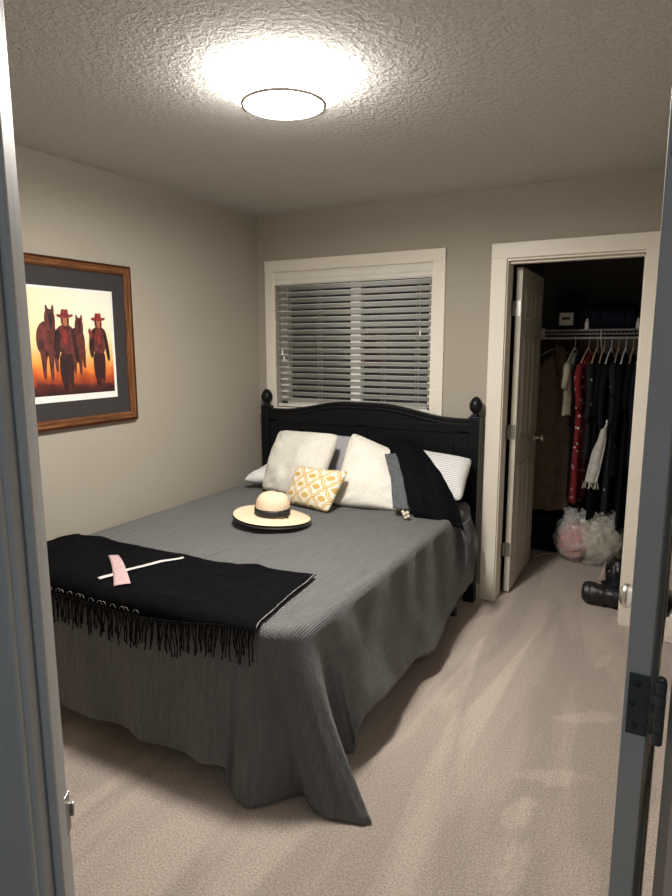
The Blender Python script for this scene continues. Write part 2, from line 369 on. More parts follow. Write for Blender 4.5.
def struct(name, bm, m, smooth=False, label=None, origin=None):
    o = link_mesh(name, bm, m, None, smooth, origin); o['kind'] = 'structure'
    if label: o['label'] = label
    return o
def bev(o, wd=0.003, seg=2, ang=0.6):
    md = o.modifiers.new('bevel', 'BEVEL'); md.width = wd; md.segments = seg; md.limit_method = 'ANGLE'; md.angle_limit = ang
    for p in o.data.polygons: p.use_smooth = False
    return o
def bx(bm, x0, x1, y0, y1, z0, z1, mi=0):
    vs = [bm.verts.new((x, y, z)) for x in (x0, x1) for y in (y0, y1) for z in (z0, z1)]
    for f in ((0, 1, 3, 2), (4, 6, 7, 5), (0, 4, 5, 1), (2, 3, 7, 6), (0, 2, 6, 4), (1, 5, 7, 3)):
        fc = bm.faces.new([vs[i] for i in f]); fc.material_index = mi
    return vs
def box(x0, x1, y0, y1, z0, z1):
    bm = bmesh.new(); bx(bm, x0, x1, y0, y1, z0, z1); return bm
def lathe(bm, prof, cx=0, cy=0, cz=0, seg=32, mi=0, axis='Z', cap=True):
    rings = []
    for r, z in prof:
        ring = []
        for i in range(seg):
            a = 2*PI*i/seg
            if axis == 'Z': p = (cx + r*math.cos(a), cy + r*math.sin(a), cz + z)
            elif axis == 'Y': p = (cx + r*math.cos(a), cy + z, cz + r*math.sin(a))
            else: p = (cx + z, cy + r*math.cos(a), cz + r*math.sin(a))
            ring.append(bm.verts.new(p))
        rings.append(ring)
    for a, b in zip(rings, rings[1:]):
        for i in range(seg):
            f = bm.faces.new((a[i], a[(i+1) % seg], b[(i+1) % seg], b[i])); f.material_index = mi; f.smooth = True
    if cap:
        for ring in (rings[0], rings[-1]):
            try:
                f = bm.faces.new(ring); f.material_index = mi
            except ValueError: pass
    return rings
def tube(bm, pts, r, seg=8, mi=0, closed=False, taper=None):
    pts = [Vector(p) for p in pts]; n = len(pts); rings = []; up = Vector((0, 0, 1)); prev = None
    for i, p in enumerate(pts):
        if closed: d = pts[(i+1) % n] - pts[i-1]
        else: d = pts[min(i+1, n-1)] - pts[max(i-1, 0)]
        d.normalize()
        if prev is None:
            a = d.cross(up)
            if a.length < 1e-3: a = d.cross(Vector((1, 0, 0)))
            a.normalize()
        else:
            a = prev - d*prev.dot(d)
            if a.length < 1e-5: a = d.cross(up)
            a.normalize()
        prev = a; b = d.cross(a); rad = r if taper is None else taper[i]
        rings.append([bm.verts.new(p + rad*(math.cos(2*PI*k/seg)*a + math.sin(2*PI*k/seg)*b)) for k in range(seg)])
    rng = n if closed else n-1
    for i in range(rng):
        A, B = rings[i], rings[(i+1) % n]
        for k in range(seg):
            f = bm.faces.new((A[k], A[(k+1) % seg], B[(k+1) % seg], B[k])); f.smooth = True; f.material_index = mi
    if not closed:
        bm.faces.new(rings[0]).material_index = mi; bm.faces.new(rings[-1]).material_index = mi
def prism(bm, pts2, f0, f1, mi=0):
    """extrude a polygon; f0/f1 map a 2D point to the two faces"""
    a = [bm.verts.new(f0(*p)) for p in pts2]; b = [bm.verts.new(f1(*p)) for p in pts2]; n = len(a)
    bm.faces.new(a).material_index = mi; bm.faces.new(b[::-1]).material_index = mi
    for i in range(n):
        bm.faces.new((a[i], b[i], b[(i+1) % n], a[(i+1) % n])).material_index = mi
def fixn(bm): bmesh.ops.recalc_face_normals(bm, faces=bm.faces)
def nz(x, y, z=0.0): return noise.noise(Vector((x, y, z)))
def grid(bm, fn, nu, nv, uv=None, wrap=False, mi=0):
    """surface from fn(u, v); uv layer filled from uv(u, v)"""
    lay = bm.loops.layers.uv.verify() if uv else None
    V = [[bm.verts.new(fn(i/nu, j/nv)) for j in range(nv+1)] for i in range(nu+1)]
    for i in range(nu):
        for j in range(nv):
            f = bm.faces.new((V[i][j], V[i+1][j], V[i+1][j+1], V[i][j+1])); f.smooth = True; f.material_index = mi
            if uv:
                for lp, (a, b) in zip(f.loops, ((i, j), (i+1, j), (i+1, j+1), (i, j+1))): lp[lay].uv = uv(a/nu, b/nv)
    return V
def lerp(a, b, t): return a + (b-a)*t
def smooth01(t):
    t = max(0.0, min(1.0, t)); return t*t*(3-2*t)

# ------------------------------------------------------------------ the room shell
H = 2.44
WX0, WX1, WZ0, WZ1 = 0.145, 1.293, 1.135, 2.065      # window opening
DX0, DX1, DZ1 = 1.731, 2.464, 2.055                  # closet door opening in the wall
RX = 2.80; FY = -3.60; T = 0.12
CB = 1.52                                            # closet back wall
bm = bmesh.new(); bx(bm, -0.3, 4.6, -5.9, 1.9, -0.06, 0); struct('floor', bm, M['carpet'], label='beige pile carpet with vacuum tracks')
bm = bmesh.new(); bx(bm, -0.3, 4.6, -5.9, 1.9, H, H+.06); struct('ceiling', bm, M['ceiling'], label='beige ceiling with knockdown texture')
bm = bmesh.new(); bx(bm, -T, 0, FY-T, T, 0, H); struct('wall_left', bm, M['wall'])
bm = bmesh.new()
bx(bm, 0, WX0, 0, T, 0, H); bx(bm, WX0, WX1, 0, T, 0, WZ0); bx(bm, WX0, WX1, 0, T, WZ1, H)
bx(bm, WX1, DX0, 0, T, 0, H); bx(bm, DX0, DX1, 0, T, DZ1, H); bx(bm, DX1, RX+T, 0, T, 0, H)
struct('wall_back', bm, M['wall'])
bm = bmesh.new(); bx(bm, RX, RX+T, -2.715, 0, 0, H); struct('wall_right', bm, M['wall'])
bm = bmesh.new(); bx(bm, 0, 1.432, FY-T, FY, 0, H); struct('wall_front', bm, M['wall'])
# closet walls
bm = bmesh.new(); bx(bm, 1.58, 1.66, T, CB, 0, H); struct('wall_closet_left', bm, M['closet_wall_shaded'])
bm = bmesh.new(); bx(bm, 1.58, 3.10, CB, CB+.1, 0, H); struct('wall_closet_back', bm, M['closet_wall_shaded'])
bm = bmesh.new(); bx(bm, 3.02, 3.10, T, CB, 0, H); struct('wall_closet_right', bm, M['closet_wall_shaded'])

# diagonal entry wall: s along the wall, w across it (room side positive)
PL = Vector((1.9825, -3.243)); TT = Vector((0.8398, 0.5431)); NN = Vector((-0.5431, 0.8398)); OP = 0.790; TD = 0.080
def W(s, ww, z):
    p = PL + TT*s + NN*ww; return Vector((p.x, p.y, z))
def wbx(bm, s0, s1, w0, w1, z0, z1, mi=0):
    vs = bx(bm, s0, s1, w0, w1, z0, z1, mi)
    for v in vs: v.co = W(v.co.x, v.co.y, v.co.z)
    return vs
bm = bmesh.new()
wbx(bm, -1.20, -0.02, -TD, 0, 0, H); wbx(bm, OP+.02, 1.9, -TD, 0, 0, H); wbx(bm, -0.02, OP+.02, -TD, 0, 2.06, H); fixn(bm)
struct('wall_entry', bm, M['wall'])
# hall behind the camera
bm = bmesh.new(); wbx(bm, -1.2, 1.9, -1.95, -1.85, 0, H); fixn(bm); struct('wall_hall_back', bm, M['wall'])
bm = bmesh.new(); wbx(bm, -1.3, -1.2, -1.95, -TD, 0, H); fixn(bm); struct('wall_hall_left', bm, M['wall'])
bm = bmesh.new(); wbx(bm, 1.9, 2.0, -1.95, 0, 0, H); fixn(bm); struct('wall_hall_right', bm, M['wall'])

# entry frame: jambs with stop mouldings, hall-side and room-side casings
def entry_jamb(sgn, s_face):
    bm = bmesh.new()
    a, b = (s_face-.02, s_face) if sgn < 0 else (s_face, s_face+.02)
    wbx(bm, a, b, -TD-.004, .003, 0, 2.06)
    a, b = (s_face, s_face+.011) if sgn < 0 else (s_face-.011, s_face)
    wbx(bm, a, b, -.062, -.034, 0, 2.05)
    fixn(bm); return bm
o = struct('trim_1', entry_jamb(-1, 0.0), M['entry_paint'], label='left jamb of the bedroom doorway, seen close up'); bev(o, .005, 4)
o = struct('trim_2', entry_jamb(1, OP), M['entry_paint'], label='right jamb of the bedroom doorway behind the open door'); bev(o, .002)
bm = bmesh.new(); wbx(bm, -.02, OP+.02, -TD-.004, .003, 2.04, 2.06); fixn(bm); struct('trim_3', bm, M['entry_paint'])
def casing_bm(s0, s1, w0, w1, z0, z1): 
    bm = bmesh.new(); wbx(bm, s0, s1, w0, w1, z0, z1); fixn(bm); return bm
k = 4
for (s0, s1, w0, w1, z0, z1) in ((-.094, -.006, -TD-.014, -TD, 0, 2.14), (OP+.006, OP+.094, -TD-.014, -TD, 0, 2.14), (-.094, OP+.094, -TD-.014, -TD, 2.07, 2.15),
                                 (-.094, -.006, 0, .016, 0, 2.14), (OP+.026, OP+.094, 0, .016, 0, 2.14)):
    o = struct('trim_%d' % k, casing_bm(s0, s1, w0, w1, z0, z1), M['entry_paint']); bev(o, .005, 3); k += 1
# strike plate on the left jamb
bm = bmesh.new(); wbx(bm, 0, .0012, -.030, .003, .962, 1.015); wbx(bm, -.002, .0045, .003, .0075, .978, .996); fixn(bm)
o = link_mesh('strike_plate', bm, M['hinge']); bev(o, .001)
tag(o, 'small metal strike plate on the left door jamb at the photo edge', 'strike plate')

# closet door frame
bm = bmesh.new()
bx(bm, DX0, DX0+.010, -.004, T, 0, DZ1-.012); bx(bm, DX1-.016, DX1, -.004, T, 0, DZ1-.012); bx(bm, DX0, DX1, -.004, T, DZ1-.016, DZ1)
bx(bm, DX1-.028, DX1-.016, .03, .075, 0, DZ1-.016); bx(bm, DX0+.010, DX1-.016, .03, .075, DZ1-.03, DZ1-.016)
o = struct('trim_%d' % k, bm, M['trim'], label='closet door jamb'); bev(o, .0015); k += 1
for (a, b, c, d) in ((1.645, 1.735, 0, 2.135), (2.445, 2.533, 0, 2.135), (1.645, 2.533, 2.051, 2.137)):
    bm = bmesh.new(); bx(bm, a, b, -.018 if c == 0 else -.020, 0, c, d)
    o = struct('trim_%d' % k, bm, M['trim'], label='flat painted casing around the closet doorway'); bev(o, .004, 3); k += 1
# window casing
for (a, b, c, d, e) in ((.073, .150, 1.06, 2.132, .018), (1.288, 1.372, 1.06, 2.132, .018), (.073, 1.372, 2.060, 2.136, .020), (.073, 1.372, 1.06, 1.138, .020)):
    bm = bmesh.new(); bx(bm, a, b, -e, 0, c, d)
    o = struct('trim_%d' % k, bm, M['trim'], label='flat painted casing around the window'); bev(o, .004, 3); k += 1
# baseboards
def base(name, bm): o = struct(name, bm, M['trim']); bev(o, .004, 2)
bm = bmesh.new(); bx(bm, 0, 1.641, -.014, 0, 0, .092); base('baseboard_back', bm)
bm = bmesh.new(); bx(bm, 2.540, RX, -.014, 0, 0, .092); base('baseboard_back_right', bm)
bm = bmesh.new(); bx(bm, 0, .014, FY, -.014, 0, .092); base('baseboard_left', bm)
bm = bmesh.new(); bx(bm, RX-.014, RX, -2.70, -.014, 0, .092); base('baseboard_right', bm)
bm = bmesh.new(); bx(bm, 1.66, 3.02, CB-.014, CB, 0, .092); base('baseboard_closet', bm)

# window: vinyl slider behind the blind
def win():
    r = thing('window_1', 'dark night window behind the white blind', 'window', ((WX0+WX1)/2, .09, WZ0)); r['kind'] = 'structure'
    bm = bmesh.new(); y0, y1 = .070, .125
    bx(bm, WX0, WX0+.05, y0, y1, WZ0, WZ1); bx(bm, WX1-.05, WX1, y0, y1, WZ0, WZ1)
    bx(bm, WX0, WX1, y0, y1, WZ0, WZ0+.05); bx(bm, WX0, WX1, y0, y1, WZ1-.05, WZ1)
    bev(link_mesh('window_frame', bm, M['vinyl'], r), .003)
    bm = bmesh.new(); bx(bm, .700, .775, y0-.008, y1, WZ0+.05, WZ1-.05)
    bev(link_mesh('mullion', bm, M['vinyl'], r), .003)
    bm = bmesh.new(); bx(bm, WX0+.05, .70, .098, .104, WZ0+.05, WZ1-.05); link_mesh('pane', bm, M['glass'], r)
    bm = bmesh.new(); bx(bm, .775, WX1-.05, .098, .104, WZ0+.05, WZ1-.05); link_mesh('pane', bm, M['glass'], r)
win()

# ------------------------------------------------------------------ six panel doors
def door_panels(length, height, thick):
    """raised-panel mouldings of both faces, local: x across thickness, y along the width, z up"""
    out = []
    st = .11 if length > .7 else .10
    cw = (length - 3*st)/2
    rows = ((.20, .82), (.98, 1.62), (1.72, height-.115))
    for (z0, z1) in rows:
        for c in range(2):
            y0 = st + c*(cw+st); y1 = y0 + cw
            bm = bmesh.new()
            for sx in (-1, 1):
                xs = sx*thick/2
                # ogee ring
                prof = ((0, 0), (.006, .0045), (.014, .0045), (.020, .0005), (.032, .0005), (.046, .0048))
                loops = []
                for ins, ht in prof:
                    x = xs + sx*ht
                    loops.append([bm.verts.new((x, a, b)) for a, b in ((y0+ins, z0+ins), (y1-ins, z0+ins), (y1-ins, z1-ins), (y0+ins, z1-ins))])
                for A, B in zip(loops, loops[1:]):
                    for i in range(4): bm.faces.new((A[i], A[(i+1) % 4], B[(i+1) % 4], B[i]))
                bm.faces.new(loops[-1])
            fixn(bm); out.append(bm)
    return out
def knob_bm(sx, xs, y, z):
    bm = bmesh.new()
    prof = [(0.0, 0), (.032, 0), (.033, .004), (.030, .009), (.013, .013), (.011, .030), (.016, .034), (.026, .041), (.0295, .050), (.028, .059), (.020, .066), (.008, .069), (0.0005, .0695)]
    lathe(bm, [(r, xs + sx*h) for r, h in prof], 0, y, z, 28, axis='X', cap=False)
    fixn(bm); return bm
def hinge_parts(root, x_pin, y_pin, zs, leaf_on, m, size=.089):
    pass
def xform(bm, ang, loc):
    bmesh.ops.transform(bm, matrix=Matrix.Translation(Vector(loc)) @ Matrix.Rotation(ang, 4, 'Z'), verts=bm.verts); return bm
def make_door(name, label, loc, ang, length, thick, paint, knob_y, knob_z, knob_mat, pin_side):
    r = thing(name, label, 'door', loc); r['kind'] = 'structure'
    h = 2.018
    bm = bmesh.new(); bx(bm, -thick/2, thick/2, 0, length, .012, h); bev(link_mesh('slab', xform(bm, ang, loc), paint, r), .0015)
    for pb in door_panels(length, h, thick): link_mesh('panel', xform(pb, ang, loc), paint, r)
    for sx in (-1, 1): 
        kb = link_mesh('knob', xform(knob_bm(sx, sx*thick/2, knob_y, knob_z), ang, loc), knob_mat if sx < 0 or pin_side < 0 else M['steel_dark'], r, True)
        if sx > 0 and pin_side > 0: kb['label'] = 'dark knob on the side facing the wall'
    bm = bmesh.new(); bx(bm, -.012, .012, length-.0005, length+.001, knob_z-.028, knob_z+.028); link_mesh('latch_plate', xform(bm, ang, loc), M['nickel'], r)
    return r
# closet door, open 90 degrees into the closet
door1 = make_door('door_1', 'white six panel closet door standing open into the closet', (1.7735, T+.030, 0), 0.010, .700, .035, M['door_paint'], .640, .925, M['nickel'], -1)
for z in (1.781, 1.041, .291):
    bm = bmesh.new(); lathe(bm, [(.0058, -.045), (.0058, .045)], 1.7490, T+.013, z, 12)
    bx(bm, 1.7405, 1.7425, T-.030, T+.010, z-.044, z+.044)
    bx(bm, 1.7490, 1.787, T+.0255, T+.0290, z-.044, z+.044)
    bx(bm, 1.7480, 1.7500, T+.013, T+.028, z-.044, z+.044)
    fixn(bm); link_mesh('hinge', bm, M['hinge'], door1)
# bedroom door, open past 90 degrees beside the camera
EA = -0.030
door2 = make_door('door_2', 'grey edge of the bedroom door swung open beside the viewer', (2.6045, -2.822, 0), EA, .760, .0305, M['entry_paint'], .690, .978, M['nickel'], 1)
for z in (1.835, 1.088, .25):
    bm = bmesh.new(); px, py = 2.6335, -2.832
    for i in range(5):
        lathe(bm, [(.0068, -.0455+.0182*i+.0004), (.0068, -.0455+.0182*(i+1)-.0004)], px, py, z, 14)
    lathe(bm, [(.0055, .0455), (.0062, .048), (.004, .051)], px, py, z, 14)
    # leaf on the door edge and leaf on the jamb
    bx(bm, 2.5945, 2.621, -2.8245, -2.8222, z-.0445, z+.0445)
    for zz in (z-.028, z, z+.028): bx(bm, 2.619, 2.632, -2.832, -2.8225, zz-.006, zz+.006)
    fixn(bm); hg = link_mesh('hinge', bm, M['steel_dark'], door2); bev(hg, .0012)
    for dx, dz in ((.0115, .030), (.006, 0), (.0115, -.030)):
        bm = bmesh.new(); lathe(bm, [(.0042, 0), (.0040, -.0012), (.0005, -.0014)], 2.594+dx, -2.8245, z+dz, 14, axis='Y', cap=False)
        bx(bm, 2.594+dx-.0032, 2.594+dx+.0032, -2.8263, -2.8250, z+dz-.0005, z+dz+.0005)
        fixn(bm); link_mesh('screw', bm, M['screw'], hg)
# ------------------------------------------------------------------ window blind
def blind():
    r = thing('window_blind', 'white horizontal slat blind with tilted slats hanging in the window', 'window blind', ((WX0+WX1)/2, .03, WZ1))
    x0, x1 = WX0+.004, WX1-.004
    bm = bmesh.new()
    prof = [(.0, 0), (-.006, .012), (-.006, .030), (-.012, .040), (-.012, .068), (-.006, .080), (-.002, .088), (.012, .088), (.012, 0)]
    prism(bm, prof, lambda y, z: (x0, y, WZ1-.092+z), lambda y, z: (x1, y, WZ1-.092+z)); fixn(bm)
    bev(link_mesh('valance', bm, M['valance'], r), .001)
    bm = bmesh.new(); n = 19; top = WZ1-.112; pitch = .0425; ang = math.radians(35)
    ca, sa = math.cos(ang), math.sin(ang); hw = .0245; yc = .034
    for i in range(n):
        z = top - i*pitch
        def P(t, side):
            # t across the slat, gently crowned
            yy = t*hw; cr = .0022*(1-t*t) + side*.0016
            return yc + yy*ca + cr*sa, z - yy*sa + cr*ca
        V = []
        for x in (x0+.003, x1-.003):
            V.append([[bm.verts.new((x, *P(t/3, s))) for t in range(-3, 4)] for s in (0, 1)])
        for s in (0, 1):
            for t in range(6): f = bm.faces.new((V[0][s][t], V[0][s][t+1], V[1][s][t+1], V[1][s][t])); f.smooth = True
        for t in (0, 6): bm.faces.new((V[0][0][t], V[0][1][t], V[1][1][t], V[1][0][t]))
        for e in (0, 1):
            bm.faces.new([V[e][0][t] for t in range(7)] + [V[e][1][t] for t in range(6, -1, -1)])
    fixn(bm); link_mesh('slats', bm, M['slat'], r)
    zb = top - n*pitch
    bm = bmesh.new(); bx(bm, x0+.003, x1-.003, yc-.024, yc+.024, zb-.004, zb+.014); bev(link_mesh('bottom_rail', bm, M['valance'], r), .003)
    for x in (.240, .482, .956, 1.186):
        bm = bmesh.new()
        for y in (yc-.0235, yc+.0235): tube(bm, [(x, y, WZ1-.09), (x, y, zb)],   .0016, 5)
        tube(bm, [(x+.012, yc-.002, WZ1-.09), (x+.012, yc-.002, zb)], .0009, 5)
        link_mesh('ladder_cord', bm, M['cord'], r)
    for x, zt in ((.196, 1.515), (.210, 1.470), (1.213, 1.640), (1.216, 2.020)):
        bm = bmesh.new(); tube(bm, [(x, .002, WZ1-.085), (x, .003, zt+.02)], .0012, 5); c = link_mesh('pull_cord', bm, M['cord'], r)
        bm = bmesh.new(); lathe(bm, [(.002, .024), (.005, .018), (.0075, -.014), (.006, -.018)], x, .003, zt, 12); fixn(bm); link_mesh('tassel', bm, M['white_plastic'], c, True)
blind()

# ------------------------------------------------------------------ ceiling light
def ceiling_light():
    x, y = LAMP_XY
    r = thing('ceiling_light', 'round lit flush ceiling light with a thin metal ring', 'ceiling light', (x, y, H))
    bm = bmesh.new(); lathe(bm, [(.150, 0), (.152, -.008), (.150, -.012)], x, y, H, 56); fixn(bm); link_mesh('base_plate', bm, M['white_plastic'], r, True)
    bm = bmesh.new()
    prof = [(.212, -.003), (.216, -.010), (.210, -.024), (.194, -.042), (.170, -.060), (.150, -.071), (.139, -.076)]
    lathe(bm, prof, x, y, H, 64, cap=False, mi=1); lathe(bm, [(.132, -.080), (.08, -.084), (.0005, -.086)], x, y, H, 64, cap=False)
    fixn(bm); link_mesh('glass_shade', bm, [M['lit_glass'], M['lit_glass_side']], r, True)
    bm = bmesh.new(); n = 72
    tube(bm, [(x+.137*math.cos(2*PI*i/n), y+.137*math.sin(2*PI*i/n), H-.082) for i in range(n)], .0070, 8, closed=True); fixn(bm)
    link_mesh('trim_ring', bm, M['nickel'], r, True)
ceiling_light()

# ------------------------------------------------------------------ framed picture on the left wall
def picture():
    y0, y1, z0, z1 = -2.045, -1.193, 1.166, 1.981
    r = thing('framed_picture', 'oak framed western print of two women and two horses on left wall', 'framed picture', (.004, (y0+y1)/2, z0))
    fwid = .048
    def frame(name, a, b, xa, xb, m, outer=(y0, y1, z0, z1)):
        bm = bmesh.new(); Y0, Y1, Z0, Z1 = outer
        prof = [(a, .003), (a, xa), (lerp(a, b, .18), xb), (lerp(a, b, .45), xb-.003), (lerp(a, b, .75), xb), (b, xa-.006), (b, .003)]
        loops = []
        for ins, x in prof:
            loops.append([bm.verts.new((x, p, q)) for p, q in ((Y0+ins, Z0+ins), (Y1-ins, Z0+ins), (Y1-ins, Z1-ins), (Y0+ins, Z1-ins))])
        L_ = loops + [loops[0]]
        for A, B in zip(L_, L_[1:]):
            for i in range(4): bm.faces.new((A[i], A[(i+1) % 4], B[(i+1) % 4], B[i])).material_index = i % len(m)
        fixn(bm); return link_mesh(name, bm, m, r)
    frame('outer_edge', 0, .010, .020, .024, [M['oak_dark']])
    frame('frame_moulding', .0102, fwid, .022, .027, [M['oak'], M['oak_up']])
    i_ = fwid-.004
    bm = box(.003, .010, y0+i_, y1-i_, z0+i_, z1-i_); link_mesh('mat_board', bm, M['canvas_dark'], r)
    w0, w1, wz0, wz1 = -1.920, -1.321, 1.300, 1.844
    bm = box(.010, .0115, w0, w1, wz0, wz1); link_mesh('white_border', bm, M['white_board'], r)
    a0, a1, az0, az1 = w0+.016, w1-.016, wz0+.032, wz1-.012
    bm = bmesh.new()
    grid(bm, lambda u, v: (.0125, lerp(a0, a1, u), lerp(az0, az1, v)), 4, 4, uv=lambda u, v: (u, v)); 
    pr = link_mesh('painting', bm, M['painting'], r)
    count = [0]
    def fig(name, polys):
        count[0] += 1
        bm = bmesh.new(); mats = []
        for i, (mn, pts) in enumerate(polys):
            if M[mn] not in mats: mats.append(M[mn])
            x = .0120 + count[0]*.0016 + i*.00012
            # round the polygon with two Chaikin passes
            P = [Vector(p) for p in pts]
            for _ in range(2):
                Q = []
                for a, b in zip(P, P[1:]+P[:1]): Q += [a*.75+b*.25, a*.25+b*.75]
                P = Q
            prism(bm, [tuple(p) for p in P], lambda a, b: (x, a, b), lambda a, b: (x-.0006, a, b), mats.index(M[mn]))
        fixn(bm); return link_mesh(name, bm, mats, pr)
    def horse(cy, zb, s, m1, m2):
        def T_(pts): return [(cy+a*s, zb+b*s) for a, b in pts]
        P = []
        P.append((m1, T_([(-.085, .16), (-.09, .24), (-.07, .30), (-.02, .33), (.04, .30), (.055, .22), (.045, .15), (0, .12), (-.05, .13)])))   # chest and barrel
        P.append((m2, T_([(-.015, .24), (-.03, .33), (-.02, .385), (.01, .395), (.04, .38), (.045, .32), (.035, .24), (.01, .20)])))              # neck and head
        P.append((m2, T_([(-.016, .370), (-.018, .412), (-.010, .416), (.006, .385)])))
        P.append((m2, T_([(.018, .385), (.030, .418), (.038, .414), (.042, .370)])))
        P.append(('paint_dark', T_([(.002, .30), (.000, .36), (.012, .38), (.026, .36), (.022, .30), (.012, .27)])))                             # muzzle shade
        P.append((m1, T_([(-.072, .18), (-.062, .09), (-.056, .0), (-.036, -.01), (-.034, .07), (-.012, .16)])))
        P.append((m2, T_([(-.020, .17), (-.012, .08), (-.008, -.02), (.012, -.02), (.016, .08), (.030, .17)])))
        P.append((m1, T_([(.020, .18), (.024, .08), (.032, .03), (.048, .03), (.048, .09), (.055, .18)])))
        return P
    fig('horse_figure', horse(-1.712, 1.418, .82, 'paint_maroon', 'paint_brown'))
    fig('horse_figure', horse(-1.548, 1.437, .68, 'paint_brown', 'paint_brown'))
    def woman(cy, zb, s, hand):
        def T_(pts): return [(cy+a*s, zb+b*s) for a, b in pts]
        P = [('paint_dark', T_([(-.045, .20), (-.050, .08), (-.030, .01), (-.020, -.01), (.000, -.01), (.002, .03), (.012, .03), (.024, .00), (.034, .05), (.042, .20)])),   # chaps and legs
             ('paint_maroon', T_([(-.046, .19), (-.040, .24), (-.062, .31), (-.025, .335), (.025, .335), (.055, .31), (.040, .24), (.042, .185), (.0, .175)])),     # jacket
             ('paint_dark', T_([(-.060, .32), (-.078, .22), (-.064, .150), (-.046, .16), (-.034, .31)])),
             ('paint_dark', T_([(.050, .32), (.070, .22), (.078, .13), (.058, .135), (.042, .24), (.030, .31)])),
             ('paint_skin', T_([(-.015, .34), (-.018, .365), (.0, .385), (.018, .365), (.014, .335), (0, .325)])),                                              # face
             ('paint_maroon', T_([(-.020, .33), (-.026, .37), (-.014, .385), (-.012, .34)])), ('paint_maroon', T_([(.012, .34), (.014, .385), (.026, .37), (.022, .32)])),
             ('paint_red', T_([(-.052, .378), (-.048, .392), (-.022, .386), (-.020, .420), (.0, .414), (.020, .420), (.022, .386), (.050, .395), (.054, .380), (.0, .368)])),  # hat
             ('paint_red', T_([(-.02, .24), (-.03, .30), (-.012, .32), (.010, .30), (.004, .22)]))]
        if hand: P.append(('paint_red', T_([(-.055, .25), (-.078, .32), (-.066, .33), (-.045, .29)])))
        return P
    fig('woman_figure', woman(-1.623, 1.366, .90, False))
    fig('woman_figure', woman(-1.426, 1.380, .84, True))
picture()

# ------------------------------------------------------------------ bed
BX0, BX1 = .10, 1.60          # mattress sides
ZT = .64
bed = thing('bed', 'black wooden bed with an arched headboard and turned finials against the window wall', 'bed', (.857, -1.0, 0))
def bed_build():
    yc = -.075
    for cx in (.113, 1.602):
        bm = bmesh.new(); bx(bm, cx-.032, cx+.032, yc-.033, yc+.033, .0, 1.142)
        po = bev(link_mesh('post', bm, M['black_wood'], bed), .006, 3)
        bm = bmesh.new(); bx(bm, cx-.035, cx+.035, yc-.036, yc+.036, 1.138, 1.150); bev(link_mesh('post_cap', bm, M['black_wood'], po), .004, 2)
        bm = bmesh.new(); lathe(bm, [(.030, 0), (.032, .006), (.020, .011), (.017, .018), (.026, .028), (.036, .042), (.040, .058), (.038, .078), (.028, .098), (.014, .113), (.0005, .118)], cx, yc, 1.150, 28, cap=False)
        fixn(bm); link_mesh('finial', bm, M['black_wood'], po, True)
    x0, x1 = .142, 1.573
    def top(x):
        t = (x-x0)/(x1-x0); 
        return 1.120 + .068*smooth01((t-.06)/.36)*smooth01((.94-t)/.36)
    n = 60
    xs = [lerp(x0, x1, i/n) for i in range(n+1)]
    bm = bmesh.new(); prism(bm, [(x, top(x)-.03) for x in xs] + [(x1, .30), (x0, .30)], lambda a, b: (a, yc-.012, b), lambda a, b: (a, yc+.012, b)); fixn(bm)
    link_mesh('headboard_panel', bm, M['black_wood'], bed)
    bm = bmesh.new()       # moulded top rail following the arch
    prof = [(-.018, -.030), (-.022, -.024), (-.020, -.010), (-.026, -.004), (-.026, .008), (-.020, .013), (.022, .013), (.022, -.030)]
    rings = [[bm.verts.new((x, yc+a, top(x)+b)) for a, b in prof] for x in xs]
    for A, B in zip(rings, rings[1:]):
        for i in range(len(prof)): bm.faces.new((A[i], A[(i+1) % 8], B[(i+1) % 8], B[i]))
    bm.faces.new(rings[0]); bm.faces.new(rings[-1]); fixn(bm)
    link_mesh('top_rail', bm, M['black_wood'], bed)
    for a, b in ((x0, x0+.07), (x1-.07, x1), (.815, .895)):
        bm = bmesh.new(); bx(bm, a, b, yc-.020, yc-.010, .36, 1.06 if b > x1-.02 or a < x0+.02 else 1.06); bev(link_mesh('stile', bm, M['black_wood'], bed), .003)
    bm = bmesh.new(); bx(bm, x0, x1, yc-.020, yc-.010, 1.045, 1.10); bev(link_mesh('cross_rail', bm, M['black_wood'], bed), .003)
    for a, b in ((x0+.095, .79), (.92, x1-.095)):
        bm = bmesh.new(); bx(bm, a, b, yc-.019, yc-.011, .50, 1.020); bev(link_mesh('raised_panel', bm, M['black_wood'], bed), .007, 1)
    # side rails, foot rail, caster legs
    for x in (BX0+.01, BX1-.035):
        bm = bmesh.new(); bx(bm, x, x+.025, -1.98, yc+.02, .16, .30); bev(link_mesh('side_rail', bm, M['black_wood'], bed), .003)
    bm = bmesh.new(); bx(bm, BX0+.03, BX1-.10, -2.03, -2.005, .16, .30); bev(link_mesh('foot_rail', bm, M['black_wood'], bed), .003)
    for x in (BX0+.07, BX1-.02):
        for y in (-.33, -1.88):
            bm = bmesh.new(); lathe(bm, [(.018, .0), (.022, .01), (.022, .04), (.014, .05), (.014, .17)], x - (.05 if x > 1 and y < -1 else 0), y, 0, 16); fixn(bm); link_mesh('leg', bm, M['black_plastic'], bed, True)
bed_build()
bm = bmesh.new(); bx(bm, BX0+.015, BX1-.015, -2.055, -.125, .30, .625); mt = link_mesh('mattress', bm, M['mattress'], None, origin=(.85, -1.08, .30)); bev(mt, .04, 4)
tag(mt, 'thick mattress under the dark grey quilt', 'mattress')

